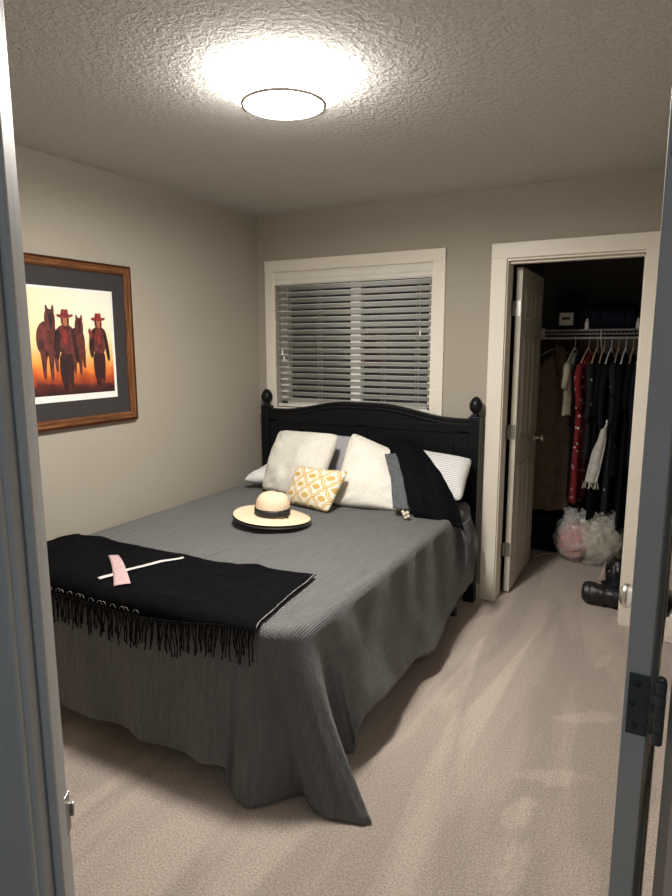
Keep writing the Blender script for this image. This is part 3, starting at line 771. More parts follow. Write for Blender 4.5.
# quilt -------------------------------------------------------------
def wr(x, y):
    """gentle wrinkles of the quilt top"""
    return .0055*nz(x*3.1, y*3.6, 2.0) + .0045*nz(x*7+y*3, y*6, 7.0) + .0028*abs(nz(x*13-y*5, y*9+x*4, 3.3)) + .0012*nz(x*32, y*30, 1.0)
KEY = [  # (top x, top y), (hem x, hem y, hem z)
    ((.075, -.14), (.050, -.14, .30)), ((.075, -1.0), (.045, -1.0, .25)), ((.075, -1.95), (.040, -1.97, .16)), ((.10, -2.085), (.045, -2.15, .09)),
    ((.25, -2.105), (.24, -2.15, .092)), ((.45, -2.11), (.45, -2.145, .097)), ((.62, -2.11), (.62, -2.17, .108)), ((.80, -2.11), (.80, -2.15, .113)), ((.96, -2.11), (.96, -2.165, .104)),
    ((1.10, -2.11), (1.10, -2.145, .10)), ((1.24, -2.11), (1.25, -2.17, .112)), ((1.34, -2.11), (1.345, -2.16, .118)),
    ((1.375, -2.11), (1.352, -2.150, .03)), ((1.41, -2.11), (1.40, -2.165, .012)), ((1.44, -2.11), (1.455, -2.170, .010)), ((1.48, -2.108), (1.52, -2.105, .012)),
    ((1.515, -2.10), (1.575, -2.035, .014)), ((1.55, -2.085), (1.675, -2.085, .012)), ((1.578, -2.065), (1.760, -2.070, .010)), ((1.594, -2.045), (1.822, -2.050, .008)), ((1.604, -2.020), (1.838, -2.020, .008)),
    ((1.611, -1.990), (1.765, -1.960, .012)), ((1.614, -1.970), (1.640, -1.880, .02)), ((1.616, -1.945), (1.585, -1.800, .03)), ((1.617, -1.920), (1.640, -1.760, .025)), ((1.618, -1.88), (1.668, -1.790, .13)), ((1.620, -1.80), (1.685, -1.73, .185)),
    ((1.620, -1.66), (1.700, -1.58, .185)), ((1.620, -1.50), (1.688, -1.44, .165)), ((1.620, -1.36), (1.675, -1.32, .15)), ((1.620, -1.20), (1.672, -1.18, .14)), ((1.620, -1.02), (1.705, -1.02, .125)),
    ((1.620, -.84), (1.690, -.84, .15)), ((1.620, -.66), (1.668, -.66, .165)), ((1.620, -.50), (1.665, -.50, .19)), ((1.620, -.34), (1.675, -.34, .21)), ((1.618, -.18), (1.655, -.19, .22)),
    ((1.60, -.125), (1.600, -.122, .50)), ((1.0, -.125), (1.0, -.122, .50)), ((.4, -.125), (.4, -.122, .50)), ((.12, -.125), (.12, -.122, .45))]
def catmull(vals, t, closed=True):
    n = len(vals); i = int(math.floor(t)); f = t - i
    p = [vals[(i+k-1) % n] for k in range(4)]
    return tuple(.5*((2*p[1][k]) + (-p[0][k]+p[2][k])*f + (2*p[0][k]-5*p[1][k]+4*p[2][k]-p[3][k])*f*f + (-p[0][k]+3*p[1][k]-3*p[2][k]+p[3][k])*f**3) for k in range(len(p[0])))
def linear(vals, t):
    n = len(vals); i = int(math.floor(t)); f = t - i; a, b = vals[i % n], vals[(i+1) % n]
    return tuple(lerp(x, y, f) for x, y in zip(a, b))
TOPK = [k_[0] for k_ in KEY]; HEMK = [k_[1] for k_ in KEY]
def quilt():
    NS = len(KEY)*9; NR = 34; NT = 46
    bm = bmesh.new(); lay = bm.loops.layers.uv.verify()
    cen0, cen1 = Vector((.86, -.55)), Vector((.86, -1.75))
    tops, hems = [], []
    for i in range(NS):
        t = i/9
        tops.append(Vector(linear(TOPK, t))); h = catmull(HEMK, t); hems.append(Vector((h[0], h[1], max(h[2], .006))))
    # smooth the top loop
    for _ in range(4): tops = [(tops[i-1]+tops[i]*2+tops[(i+1) % NS])/4 for i in range(NS)]
    nrm = []
    for i in range(NS):
        d = tops[(i+3) % NS]-tops[i-3]; d.normalize(); nrm.append(Vector((-d.y, d.x)) * -1)
    c = Vector((.86, -1.1))
    for i in range(NS):
        if nrm[i].dot(tops[i]-c) < 0: nrm[i] = -nrm[i]
    R0 = .040
    rows = []; uvs = []
    # the top, from the centre line out
    for j in range(NT):
        row = []; ur = []
        kk = (j/NT)
        for i in range(NS):
            b = tops[i]-nrm[i]*R0
            cc = Vector((.86, min(max(b.y, -1.75), -.55)))
            p = cc.lerp(b, kk)
            row.append(bm.verts.new((p.x, p.y, ZT + wr(p.x, p.y) - .006*kk**8))); ur.append((p.x, p.y))
        rows.append(row); uvs.append(ur)
    for j in range(NR+1):
        k_ = j/NR; row = []; ur = []
        for i in range(NS):
            b = tops[i]-nrm[i]*R0; n2 = nrm[i]; h = hems[i]
            total = (ZT-h.z) + R0; s = k_*total
            arc = R0*PI/2
            if s < arc:
                a = s/R0; p = b + n2*R0*math.sin(a); z = ZT - R0*(1-math.cos(a)); g = 0
            else:
                g = (s-arc)/(total-arc); p = b + n2*R0; z = lerp(ZT-R0, h.z, g)
            e = g**1.25
            q = p.lerp(Vector((h.x, h.y)), e)
            fz = (max(0.0, g)**.5)*(1-.55*g)
            on_side = smooth01((-.25-q.y)/.2) if q.x > 1.5 else 1
            wob = g*.012*nz(i*.16, g*2.0, 5) + .004*nz(q.x*6+9, q.y*6, z*5)*min(1, g*4)
            wob += ((.011*math.sin(PI*min(1, g*1.15)**.6)+.002)*math.sin(q.y*21+.7+1.5*nz(q.y*2, 3)) + .003*fz*math.sin(q.y*43))*1.0*(smooth01((q.x-1.58)/.05)*smooth01((q.y+1.97)/.15)) + .003*fz*math.sin(q.x*21)*(q.y < -2.05)
            q = q + n2*wob*on_side
            zz = z + (wr(q.x, q.y) if g == 0 else wr(q.x, q.y)*max(0, 1-g*6))
            row.append(bm.verts.new((q.x, q.y, max(zz, .006)))); ur.append(tuple(b + n2*s))
        rows.append(row); uvs.append(ur)
    for a in range(len(rows)-1):
        for i in range(NS):
            i2 = (i+1) % NS
            f = bm.faces.new((rows[a][i], rows[a+1][i], rows[a+1][i2], rows[a][i2])); f.smooth = True
            for lp, (r_, c_) in zip(f.loops, ((a, i), (a+1, i), (a+1, i2), (a, i2))): lp[lay].uv = uvs[r_][c_]
    bmesh.ops.remove_doubles(bm, verts=rows[0], dist=1e-5)
    o = link_mesh('quilt', bm, M['quilt'], None, True, origin=(.86, -1.1, ZT))
    md = o.modifiers.new('thick', 'SOLIDIFY'); md.thickness = .006; md.offset = -1
    tag(o, 'dark grey waffle quilt draped over the bed down to the carpet', 'quilt')
    # stitched hem cord
    bm = bmesh.new(); hv = []
    j = len(rows)-1
    return o, [tuple(v) for v in hems]
q_o, q_hem = quilt()

# blanket at the foot -------------------------------------------------
def blanket_fn(off=0.0):
    ze = ZT + .012
    def f(u, v):
        xl = lerp(.075, .06, v); xr = lerp(1.405, 1.462, v)
        x = lerp(xl, xr, u)
        y0 = -1.665 - .040*math.sin(u*PI*1.0) - .03*nz(u*3.1, 4.4)+ .02*u; y0 += -.035*math.exp(-((u-.02)/.05)**2)
        L = .490 + .02*nz(u*2.4, 9)
        s = v*L; ye = -2.080; R_ = .052
        y = y0 - s; z = ze + wr(x, y)
        bump = .014*max(0, nz(x*3.0+1, y*4.5, 11)) + .010*max(0, nz(x*6+y*4, y*7, 21)) + .012*math.exp(-((u-.80+.25*v)/.035)**2)*(1-v) + .010*math.exp(-((v-.06)/.05)**2)*max(0, nz(u*6, 2.2)+.3)
        if y < ye:
            d = ye - y; a = min(d/R_, PI/2*.96)
            y = ye - R_*math.sin(a); z = ze - R_*(1-math.cos(a)) + wr(x, ye)
            if d > R_*PI/2*.96: z -= (d-R_*PI/2*.96); 
            bump *= .3; y -= .004
        # the right edge hangs a touch over the side
        return Vector((x, y-off*.3, z + bump + off))
    return f
def blanket():
    f = blanket_fn()
    bm = bmesh.new(); grid(bm, f, 110, 56)
    o = link_mesh('blanket', bm, M['blanket'], None, True, origin=(.75, -1.9, ZT+.01))
    md = o.modifiers.new('thick', 'SOLIDIFY'); md.thickness = .005; md.offset = 1
    tag(o, 'black fringed wool blanket with a pink and white cross at the foot of the bed', 'blanket')
    bm = bmesh.new(); rnd = random.Random(3); n = 150
    for i in range(n):
        u = (i+.5)/n; p = f(u, 1.0); ln = .105 + rnd.uniform(-.02, .03); pts = []; sx = rnd.uniform(-.018, .018); ph = rnd.uniform(0, 6)
        for k_ in range(7):
            t = k_/6
            pts.append((p.x + sx*t + .003*math.sin(t*7+ph), p.y - .006 - .010*t*rnd.uniform(.4, 1) , p.z + .004 - ln*t))
        tube(bm, pts, .0026, 5, taper=[.0034, .003, .0024, .0026, .0024, .0022, .0030])
    fr = link_mesh('fringe', bm, M['fringe'], o, True); fr['kind'] = 'stuff'
    bm = bmesh.new(); n = 22   # pale looped stitching where the fringe starts
    for i in range(n):
        u = .02+.62*(i+.5+.3*math.sin(i*2.1))/n; p = f(u, .955); p2 = f(u+.012, .955)
        tube(bm, [f(u-.010, .975)+Vector((0, -.008, .002)), f(u-.007, .964)+Vector((0, -.007, .006)), f(u, .958)+Vector((0, -.006, .007)), f(u+.007, .964)+Vector((0, -.007, .006)), f(u+.010, .975)+Vector((0, -.008, .002))], .0011, 5)
    link_mesh('loop_stitching', bm, M['grey_thread'], o, True)['kind'] = 'stuff'
    bm = bmesh.new(); pts = [f(1.0, i/50)+Vector((.001, 0, .004)) for i in range(51)]; tube(bm, pts, .0022, 6)
    link_mesh('edge_binding', bm, M['grey_thread'], o, True)
    # applique cross: a wide pink stroke and a thin white one
    def zt(x, y): 
        # height of the blanket there
        best = None
        for iu in range(41):
            for iv in range(31):
                pass
        return 0
    # find (u, v) for given x, y on the flat part
    def inv(x, y):
        u, v = (x-.075)/1.34, .3
        for _ in range(12):
            p = f(u, v); u += (x-p.x)/1.34; v += (p.y-y)/.50
        return u, v
    def strip(name, a, b, w0, w1, curve, m, lift):
        A = Vector(a); B = Vector(b); d = (B-A).normalized(); pn = Vector((-d.y, d.x)); bm = bmesh.new()
        def g(s, t):
            wd = lerp(w0, w1, s); c_ = A.lerp(B, s) + pn*(curve*math.sin(PI*s) + (t-.5)*wd)
            u, v = inv(c_.x, c_.y); return f(u, v) + Vector((0, 0, .007+lift))
        grid(bm, g, 30, 4)
        o2 = link_mesh(name, bm, m, o, True); md2 = o2.modifiers.new('t', 'SOLIDIFY'); md2.thickness = .0015
    strip('white_stripe', (.670, -2.075), (.805, -1.735), .022, .016, .020, M['white_felt'], 0)
    strip('pink_stripe', (.525, -1.868), (.800, -2.075), .040, .062, .006, M['pink_felt'], .0022)
blanket()

# ------------------------------------------------------------------ pillows
def pillow(name, label, cat, bl, br, tr, tl, th, m, pinch=.06, seed=0, wrk=.012, group=None, n=34, uvs=(1, 1), sag=0.0, pw=2.6):
    """a stuffed pillow between four corner points (bottom left, bottom right, top right, top left)"""
    bl, br, tr, tl = map(Vector, (bl, br, tr, tl))
    nr = (br-bl).cross(tl-bl).normalized()
    if nr.y > 0: nr = -nr
    cen = (bl+br+tr+tl)/4
    def base(u, v):
        # edges bow inwards between the corners
        uu_ = u + pinch*(u-.5)*-2*(4*v*(1-v))*.5; vv_ = v + pinch*(v-.5)*-2*(4*u*(1-u))*.5
        cr = .035*(abs(2*u-1)*abs(2*v-1))**5
        uu_ += cr*(.5-u)*2; vv_ += cr*(.5-v)*2
        p = bl.lerp(br, uu_).lerp(tl.lerp(tr, uu_), vv_)
        return p
    def thick(u, v):
        a = 1-abs(2*u-1)**pw; b = 1-abs(2*v-1)**pw
        return th/2*(max(0, a*b)**.52)
    def f(side):
        def g(u, v):
            p = base(u, v); t = thick(u, v)
            edge = min(1, t/(th*.28))
            wv = wrk*(nz(p.x*7+seed, p.y*7, p.z*8)+.5*nz(p.x*17+seed, p.z*17, seed))*edge
            # pull lines at the corners
            for cu, cv in ((0, 0), (1, 0), (0, 1), (1, 1)):
                d = math.hypot(u-cu, v-cv); 
                if d < .5: wv += wrk*.5*math.sin(math.atan2(v-cv, u-cu)*14+seed)*math.exp(-((d-.18)/.12)**2)*edge
            p = p + nr*side*(t+wv)
            p.z -= sag*4*u*(1-u)*(v)
            return p
        return g
    bm = bmesh.new()
    A = grid(bm, f(1), n, n, uv=lambda u, v: (u*uvs[0], v*uvs[1])); B = grid(bm, f(-1), n, n, uv=lambda u, v: (u*uvs[0], v*uvs[1]))
    edge = [v for r_ in (A, B) for i in range(n+1) for j in range(n+1) if i in (0, n) or j in (0, n) for v in (r_[i][j],)]
    bmesh.ops.remove_doubles(bm, verts=list(set(edge)), dist=.0015); fixn(bm)
    low = min(v.co.z for v in bm.verts)
    o = link_mesh(name, bm, m, None, True, origin=(cen.x, cen.y, low))
    tag(o, label, cat, group); 
    return o, base, nr
pillow('bed_pillow', 'plain white pillow lying flat behind the left cream cushion, its corner poking out', 'pillow', (.185, -.50, .700), (.70, -.42, .725), (.72, -.15, .80), (.25, -.19, .79), .12, M['white_case'], seed=2)
pillow('bed_pillow', 'lilac grey pillow upright against the headboard between the two cream cushions', 'pillow', (.36, -.24, .68), (.94, -.26, .68), (.93, -.135, .985), (.40, -.135, .995), .10, M['grey_case'], seed=5, pinch=.03)
pillow('bed_pillow', 'white grey-striped pillow leaning on the right of the headboard', 'pillow', (1.08, -.36, .69), (1.63, -.38, .70), (1.625, -.16, .915), (1.10, -.155, .955), .13, M['stripe'], seed=9, pinch=.04, uvs=(1, .8))
pillow('cushion', 'square cream cushion on the left, propped by the headboard corner', 'cushion', (.340, -.50, .655), (.800, -.575, .645), (.835, -.33, 1.030), (.345, -.285, 1.022), .16, M['boucle'], seed=11, pinch=.03, wrk=.018)
pillow('cushion', 'square cream cushion in the middle of the bed, one corner pointing up', 'cushion', (.905, -.61, .645), (1.405, -.520, .640), (1.215, -.27, .930), (.915, -.345, 1.055), .15, M['boucle'], seed=15, pinch=.03, wrk=.018)
pillow('throw_cushion', 'small white cushion with mustard trellis pattern in front of the cream ones', 'cushion', (.635, -.690, .650), (.985, -.765, .645), (1.045, -.620, .868), (.665, -.585, .862), .10, M['trellis'], seed=19, pinch=.07, wrk=.006)

# ------------------------------------------------------------------ black cardigan over the right pillow
def bicub(C):
    def f(u, v):
        def b(t): return ((1-t)**3, 3*t*(1-t)**2, 3*t*t*(1-t), t**3)
        bu, bv = b(u), b(v); p = Vector((0, 0, 0))
        for i in range(4):
            for j in range(4): p += Vector(C[i][j])*bv[i]*bu[j]
        return p
    return f
def cardigan():
    C = [[(1.08, -.215, 1.00), (1.17, -.20, 1.01), (1.26, -.20, .99), (1.34, -.22, .94)],
         [(1.21, -.44, .95), (1.30, -.40, .95), (1.42, -.38, .93), (1.50, -.36, .86)],
         [(1.34, -.60, .83), (1.42, -.56, .85), (1.53, -.53, .82), (1.615, -.45, .75)],
         [(1.43, -.61, .655), (1.52, -.60, .655), (1.60, -.57, .645), (1.68, -.50, .58)]]
    f = bicub(C)
    def g(u, v):
        p = f(u, v); p = p + Vector((.010*nz(v*9, 3), -.5, .6)).normalized()*(.014*nz(u*4+v*2, v*5, 8) + .007*nz(u*11, v*5, 3)+.006*math.sin(u*15+v*5))
        p.x += .012*nz(v*7, u*2, 9)*(1 if u in (0, 1) else .4)
        return p
    bm = bmesh.new(); grid(bm, g, 44, 50)
    o = link_mesh('cardigan', bm, M['cardigan'], None, True, origin=(1.45, -.40, .70))
    md = o.modifiers.new('t', 'SOLIDIFY'); md.thickness = .012; md.offset = 1
    tag(o, 'black knit cardigan slung over the right striped pillow', 'cardigan')
    def sheet(name, A, B, m, w0, w1, nrm=(.2, -1, .3), amp=.006, th=.006):
        bm = bmesh.new(); nn = Vector(nrm).normalized()
        pts = [Vector(a) for a in A]; qs = [Vector(b) for b in B]
        def h(u, v):
            t = v*(len(pts)-1); i = min(int(t), len(pts)-2); fr = t-i
            p = pts[i].lerp(pts[i+1], fr).lerp(qs[i].lerp(qs[i+1], fr), u)
            return p + nn*(.010*math.sin(PI*u) + amp*nz(u*5, v*6, 3))
        grid(bm, h, 14, 26); s = link_mesh(name, bm, m, o, True); md = s.modifiers.new('t', 'SOLIDIFY'); md.thickness = th
        return s
    s = sheet('sleeve', [(1.185, -.445, .945), (1.268, -.550, .835), (1.325, -.645, .690)], [(1.245, -.430, .950), (1.335, -.540, .840), (1.410, -.64, .690)], M['grey_lining'], 0, 0)
    s['label'] = 'grey sleeve'
    s = sheet('hanging_hem', [(1.650, -.50, .60), (1.685, -.495, .50), (1.690, -.48, .36)], [(1.665, -.36, .62), (1.695, -.38, .48), (1.700, -.40, .33)], M['grey_lining'], 0, 0, nrm=(1, 0, 0), amp=.004)
    # beaded clasp
    bm = bmesh.new()
    for (a, b, rr_) in ((0, 0, .012), (.016, .010, .011), (.022, -.008, .011), (.006, -.018, .010), (-.010, .012, .009)):
        c0 = Vector((1.400+a, -.670, .672+b))
        bmesh.ops.create_uvsphere(bm, u_segments=12, v_segments=8, radius=rr_, matrix=Matrix.Translation(c0))
    c = link_mesh('clasp', bm, M['cream_cloth'], o, True); c['label'] = 'small beaded clasp'
cardigan()

# ------------------------------------------------------------------ straw hat
def hat():
    cx, cy, z0 = .803, -1.050, ZT+.012
    r = thing('sun_hat', 'wide brimmed straw hat with black ribbon lying on the quilt', 'hat', (cx, cy, z0))
    ca, sa = math.cos(.45), math.sin(.45)
    def brim(rad, a, lift):
        e = 1.0+.035*math.cos(2*a)
        x = rad*e*math.cos(a); y = rad*e*.96*math.sin(a)
        t = (rad-.085)/.12
        z = .026 - .006*t + .006*t*t*math.sin(a-2.2) + .005*max(0, t)*math.cos(2*a+.6)
        return Vector((cx+x, cy+y, z0+max(z, .006)+lift))
    made = []
    bm = bmesh.new()
    ns = 72
    rads = [.083, .088, .10, .12, .14, .16, .18, .197, .204]
    crown = [(.086, .0), (.089, .020), (.090, .042), (.088, .066), (.083, .080), (.073, .096), (.058, .108), (.040, .115), (.019, .118), (.0005, .1185)]
    rings = [[bm.verts.new(brim(rd, 2*PI*i/ns, 0)) for i in range(ns)] for rd in reversed(rads)]
    for rd, h in crown[1:]:
        ring = []
        for i in range(ns):
            a = 2*PI*i/ns; b = brim(.083, a, 0)
            ring.append(bm.verts.new((cx+rd*1.03*math.cos(a), cy+rd*.97*math.sin(a), lerp(b.z, z0+.030, min(1, h*20)) + h - .006*math.exp(-((rd*math.cos(a)-.0)/.02)**2)*(h > .107))))
        rings.append(ring)
    for A, B in zip(rings, rings[1:]):
        for i in range(ns): f = bm.faces.new((A[i], A[(i+1) % ns], B[(i+1) % ns], B[i])); f.smooth = True
    bm.faces.new(rings[-1])
    o = link_mesh('straw_body', bm, M['straw'], r, True); md = o.modifiers.new('t', 'SOLIDIFY'); md.thickness = .0025
    bm = bmesh.new(); rings = [[bm.verts.new(brim(rd, 2*PI*i/ns, -.0065) + Vector((.010*(rd > .2), -.012*(rd > .15), -.006*(rd > .15)))) for i in range(ns)] for rd in (.083, .12, .16, .197, .207)]
    for A, B in zip(rings, rings[1:]):
        for i in range(ns): f = bm.faces.new((A[i], A[(i+1) % ns], B[(i+1) % ns], B[i])); f.smooth = True
    u_ = link_mesh('brim_underside', bm, M['ribbon'], r, True); u_['label'] = 'black brim underside'
    md = u_.modifiers.new('t', 'SOLIDIFY'); md.thickness = .002
    bm = bmesh.new(); rings = []
    for rd, h in ((.0925, .002), (.0945, .018), (.0945, .036), (.0890, .0365)):
        rings.append([bm.verts.new((cx+rd*1.03*math.cos(2*PI*i/ns), cy+rd*.97*math.sin(2*PI*i/ns), z0+.030+h + .003*math.sin(2*PI*i/ns+1))) for i in range(ns)])
    for A, B in zip(rings, rings[1:]):
        for i in range(ns): f = bm.faces.new((A[i], A[(i+1) % ns], B[(i+1) % ns], B[i])); f.smooth = True
    rb = link_mesh('ribbon_band', bm, M['ribbon'], r, True)
    bm = bmesh.new()      # bow on the right side
    a = -.30; bc = Vector((cx+.097*math.cos(a), cy+.093*math.sin(a), z0+.054)); t = Vector((-math.sin(a), math.cos(a), 0)); n_ = Vector((math.cos(a), math.sin(a), 0))
    for s in (-1, 1):
        def lp(u, v):
            return bc + t*s*(.004+.026*u) + Vector((0, 0, (v-.5)*(.010+.020*u))) + n_*(.010*math.sin(PI*u)+.003)
        grid(bm, lp, 6, 4)
        def tl_(u, v): return bc + t*s*(.004+.012*u) + Vector((0, 0, -.028*u + (v-.5)*.012)) + n_*(.004+.006*u+.003*v)
        grid(bm, tl_, 6, 3)
    bmesh.ops.create_uvsphere(bm, u_segments=10, v_segments=8, radius=.007, matrix=Matrix.Translation(bc+n_*.006))
    b_ = link_mesh('bow', bm, M['ribbon'], rb, True); md = b_.modifiers.new('t', 'SOLIDIFY'); md.thickness = .0015
    for ob in (o, u_, rb, b_):      # the hat lies a little tipped
        for v in ob.data.vertices:
            t = (v.co.x*.88 + v.co.y*.47); v.co.z += .010 - t*.050; v.co.x += .88*.10*(v.co.z-.03); v.co.y += .47*.10*(v.co.z-.03)
hat()

# ------------------------------------------------------------------ closet: wire shelf and rod
def wire_shelf():
    x0, x1, yf, yb, z = 1.73, 3.015, 1.130, CB-.004, 1.672
    r = thing('wire_shelf', 'white wire closet shelf with hanging rod fixed to the closet wall', 'shelf', ((x0+x1)/2, CB, z))
    bm = bmesh.new()
    for y, zz, rd in ((yf, z, .0035), (yf-.002, z-.030, .0035), (yf+.13, z, .0028), (yf+.26, z, .0028), (yb, z, .0035)):
        tube(bm, [(x0, y, zz), (x1, y, zz)], rd, 6)
    n = 50
    for i in range(n+1):
        x = lerp(x0, x1, i/n); tube(bm, [(x, yb, z+.003), (x, yf, z+.003), (x, yf-.003, z-.030)], .0014, 4)
    link_mesh('shelf_wires', bm, M['wire'], r, True)
    bm = bmesh.new(); tube(bm, [(x0, yf+.030, z-.058), (x1, yf+.030, z-.058)], .0085, 12); link_mesh('hanging_rod', bm, M['wire'], r, True)
    for x in (x0-.004,):
        bm = bmesh.new(); bx(bm, x-.004, x+.030, yf-.012, yf+.04, z-.058, z+.012); bev(link_mesh('end_bracket', bm, M['white_plastic'], r), .003)
    for x in (2.14, 2.56):
        bm = bmesh.new(); tube(bm, [(x, yf, z-.006), (x, yf+.016, z-.05), (x, CB-.010, z-.33)], .005, 8); tube(bm, [(x, yf+.030, z-.070), (x, yf, z-.004)], .004, 6)
        link_mesh('support_brace', bm, M['wire'], r, True)
wire_shelf()
ROD_Y, ROD_Z = 1.160, 1.614

# hangers + garments
def hanger(x, tilt, m, label):
    r = None
    bm = bmesh.new(); ct, st = math.cos(tilt), math.sin(tilt)
    def P(a, z): return (x + a*st, ROD_Y + a*ct, z)
    hook = [P(.011*math.cos(t)+.0, ROD_Z+.0035+.013*math.sin(t)) for t in [PI*1.0*(1-i/9)+.0 for i in range(10)]]
    hook = [P(-.013*math.cos(PI*i/9), ROD_Z+.0 + .013*math.sin(PI*i/9)) for i in range(10)]
    hook += [P(.013, ROD_Z-.010), P(.004, ROD_Z-.035), P(0, ROD_Z-.070)]
    tube(bm, hook, .0022, 6)
    z = ROD_Z-.070
    tube(bm, [P(0, z), P(-.06, z-.025), P(-.15, z-.075), P(-.20, z-.115), P(-.19, z-.13), P(.19, z-.13), P(.20, z-.115), P(.15, z-.075), P(.06, z-.025), P(0, z)], .0055, 6)
    o = link_mesh('coat_hanger', bm, m, None, True, origin=(x, ROD_Y, ROD_Z))
    tag(o, label, 'hanger', 'hangers on the closet rod'); return o
def garment(name, label, cat, x, L, wid, thk, m, tilt=0.0, flare=1.0, seed=0, sleeve=0.0, zs=None, lean=(0, 0), group=None, parts=True):
    ct, st = math.cos(tilt), math.sin(tilt); z0 = (zs if zs else ROD_Z-.105)
    def P(a, b, z): return Vector((x + a*st + b*ct, ROD_Y + a*ct - b*st, z))
    bm = bmesh.new(); ns = 28; nl = 34
    rings = []
    for j in range(nl+1):
        t = j/nl; d = t*L
        # neck -> shoulders -> body -> hem
        hw = wid/2*min(1, .22 + .78*smooth01(d/.11)) * lerp(1, flare, max(0, (d-.3)/max(L-.3, .01)) if d > .3 else 0)
        if d > .11: hw *= 1 - .10*math.exp(-((d-.42)/.16)**2)
        zz = z0 - d; th = thk/2*(.35+.65*smooth01(d/.06))*lerp(1, 1+.5*(flare-1), t)
        ring = []
        for i in range(ns):
            a = 2*PI*i/ns; ca, sa = math.cos(a), math.sin(a)
            fold = 1 + .34*t*math.sin(a*6+seed+2*nz(t*3, seed)) + .12*nz(ca*3+seed, t*6, sa*3)
            A = hw*ca; B = th*math.copysign(abs(sa)**.8, sa)*fold
            ring.append(bm.verts.new(P(A + lean[0]*t, B + lean[1]*t, zz + (.006*math.sin(a*5+seed) if j == nl else 0))))
        rings.append(ring)
    for A, B in zip(rings, rings[1:]):
        for i in range(ns): f = bm.faces.new((A[i], A[(i+1) % ns], B[(i+1) % ns], B[i])); f.smooth = True
    bm.faces.new(rings[0]); bm.faces.new(rings[-1]); fixn(bm)
    low = z0-L
    o = link_mesh(name, bm, m, None, True, origin=(x, ROD_Y, low)); tag(o, label, cat, group)
    if sleeve:
        for s in (-1, 1):
            bm = bmesh.new(); pts = []; tp = []
            for k_ in range(9):
                t = k_/8; pts.append(P(s*(wid/2-.035 + .040*math.sin(min(1, t*3)*PI/2) ), .012*math.sin(t*5+seed), z0-.085-sleeve*t)); tp.append(lerp(.050, .036, t)*(.8 if k_ == 0 else 1))
            tube(bm, pts, .04, 12, taper=tp)
            for v in bm.verts:
                c_ = Vector((x, ROD_Y, v.co.z)); d_ = v.co-c_; b_ = d_.dot(Vector((ct, -st, 0))); v.co -= Vector((ct, -st, 0))*b_*.45
            fixn(bm); link_mesh('sleeve', bm, m, o, True)
    return o
G = [  # x, name, label, length, width, thick, material, tilt, flare, sleeve
    (1.968, 'blouse', 'cream short blouse hanging left of the red dress', .44, .42, .060, 'cream_cloth', .10, 1.15, .16, 'white_plastic', 'cream blouse'),
    (2.005, 'trousers', 'plain black trousers hanging behind the cream blouse', 1.05, .34, .045, 'black_cloth', .05, .9, 0, 'black_plastic', 'black trousers'),
    (2.062, 'dress', 'long red dress with white print hanging on the closet rod', 1.07, .42, .072, 'red_print', .12, 1.05, .30, 'peach_plastic', 'red printed dress'),
    (2.118, 'blouse', 'black blouse with white dots right of the red dress', .75, .42, .055, 'dots', .05, 1.05, .38, 'peach_plastic', 'dotted blouse'),
    (2.165, 'dress', 'long plain black dress hanging above the plastic bag', 1.17, .42, .060, 'black_cloth', .04, 1.15, .35, 'peach_plastic', 'long black dress'),
    (2.212, 'shirt', 'charcoal shirt between two black garments on the rod', .80, .42, .050, 'charcoal_cloth', .08, 1.0, .45, 'white_plastic', 'charcoal shirt'),
    (2.258, 'dress', 'black dress with scattered white dots near the rod middle', 1.10, .42, .060, 'dots', .02, 1.1, .2, 'peach_plastic', 'dotted black dress'),
    (2.305, 'jacket', 'black jacket hanging second from the navy one', .85, .45, .065, 'black_cloth', .06, 1.0, .5, 'white_plastic', 'black jacket'),
    (2.352, 'dress', 'long black dress hanging beside the navy jacket', 1.22, .42, .058, 'black_cloth', .03, 1.1, .3, 'peach_plastic', 'black dress by the navy jacket'),
    (2.402, 'jacket', 'navy jacket hanging at the right of the closet doorway', .78, .45, .070, 'navy_cloth', .05, 1.0, .5, 'white_plastic', 'navy jacket'),
    (2.455, 'jacket', 'black coat half hidden by the right closet casing', .98, .45, .07, 'black_cloth', .03, 1.0, .5, 'white_plastic', 'black coat by the casing')]
for i, (x, nm, lb, L_, w_, t_, m_, tl, fl, sl, hm, what) in enumerate(G):
    hanger(x, tl, M[hm], 'hanger on the closet rod holding the ' + what)
    garment(nm, lb, nm, x, L_, w_, t_, M[m_], tilt=tl, flare=fl, seed=i*1.7, sleeve=sl, group='clothes on the closet rod')
# tan coat, turned towards the room
hanger(1.842, 1.15, M['peach_plastic'], 'hanger on the closet rod holding the long tan coat')
co = garment('coat', 'long tan coat with a brown fur collar at the left end of the rod', 'coat', 1.842, 1.18, .29, .11, M['tan_cloth'], tilt=1.15, flare=1.05, seed=4.1, sleeve=.52, group='clothes on the closet rod')
bm = bmesh.new(); pts = []
for i in range(15):
    t = i/14; pts.append((lerp(1.875, 1.930, t)+.012*math.sin(t*PI), 1.065-.01*math.sin(t*3), 1.545 - .42*t + .02*math.sin(PI*t)))
tube(bm, pts, .03, 12, taper=[.020+.022*math.sin(PI*min(1, .12+i/14*.95)) for i in range(15)])
for v in bm.verts: v.co += Vector((nz(v.co.x*50, v.co.y*50, v.co.z*50), nz(v.co.x*50+9, v.co.y*50, v.co.z*50), nz(v.co.x*50, v.co.y*50+9, v.co.z*50)))*.008
link_mesh('fur_collar', bm, M['tan_fur'], co, True)
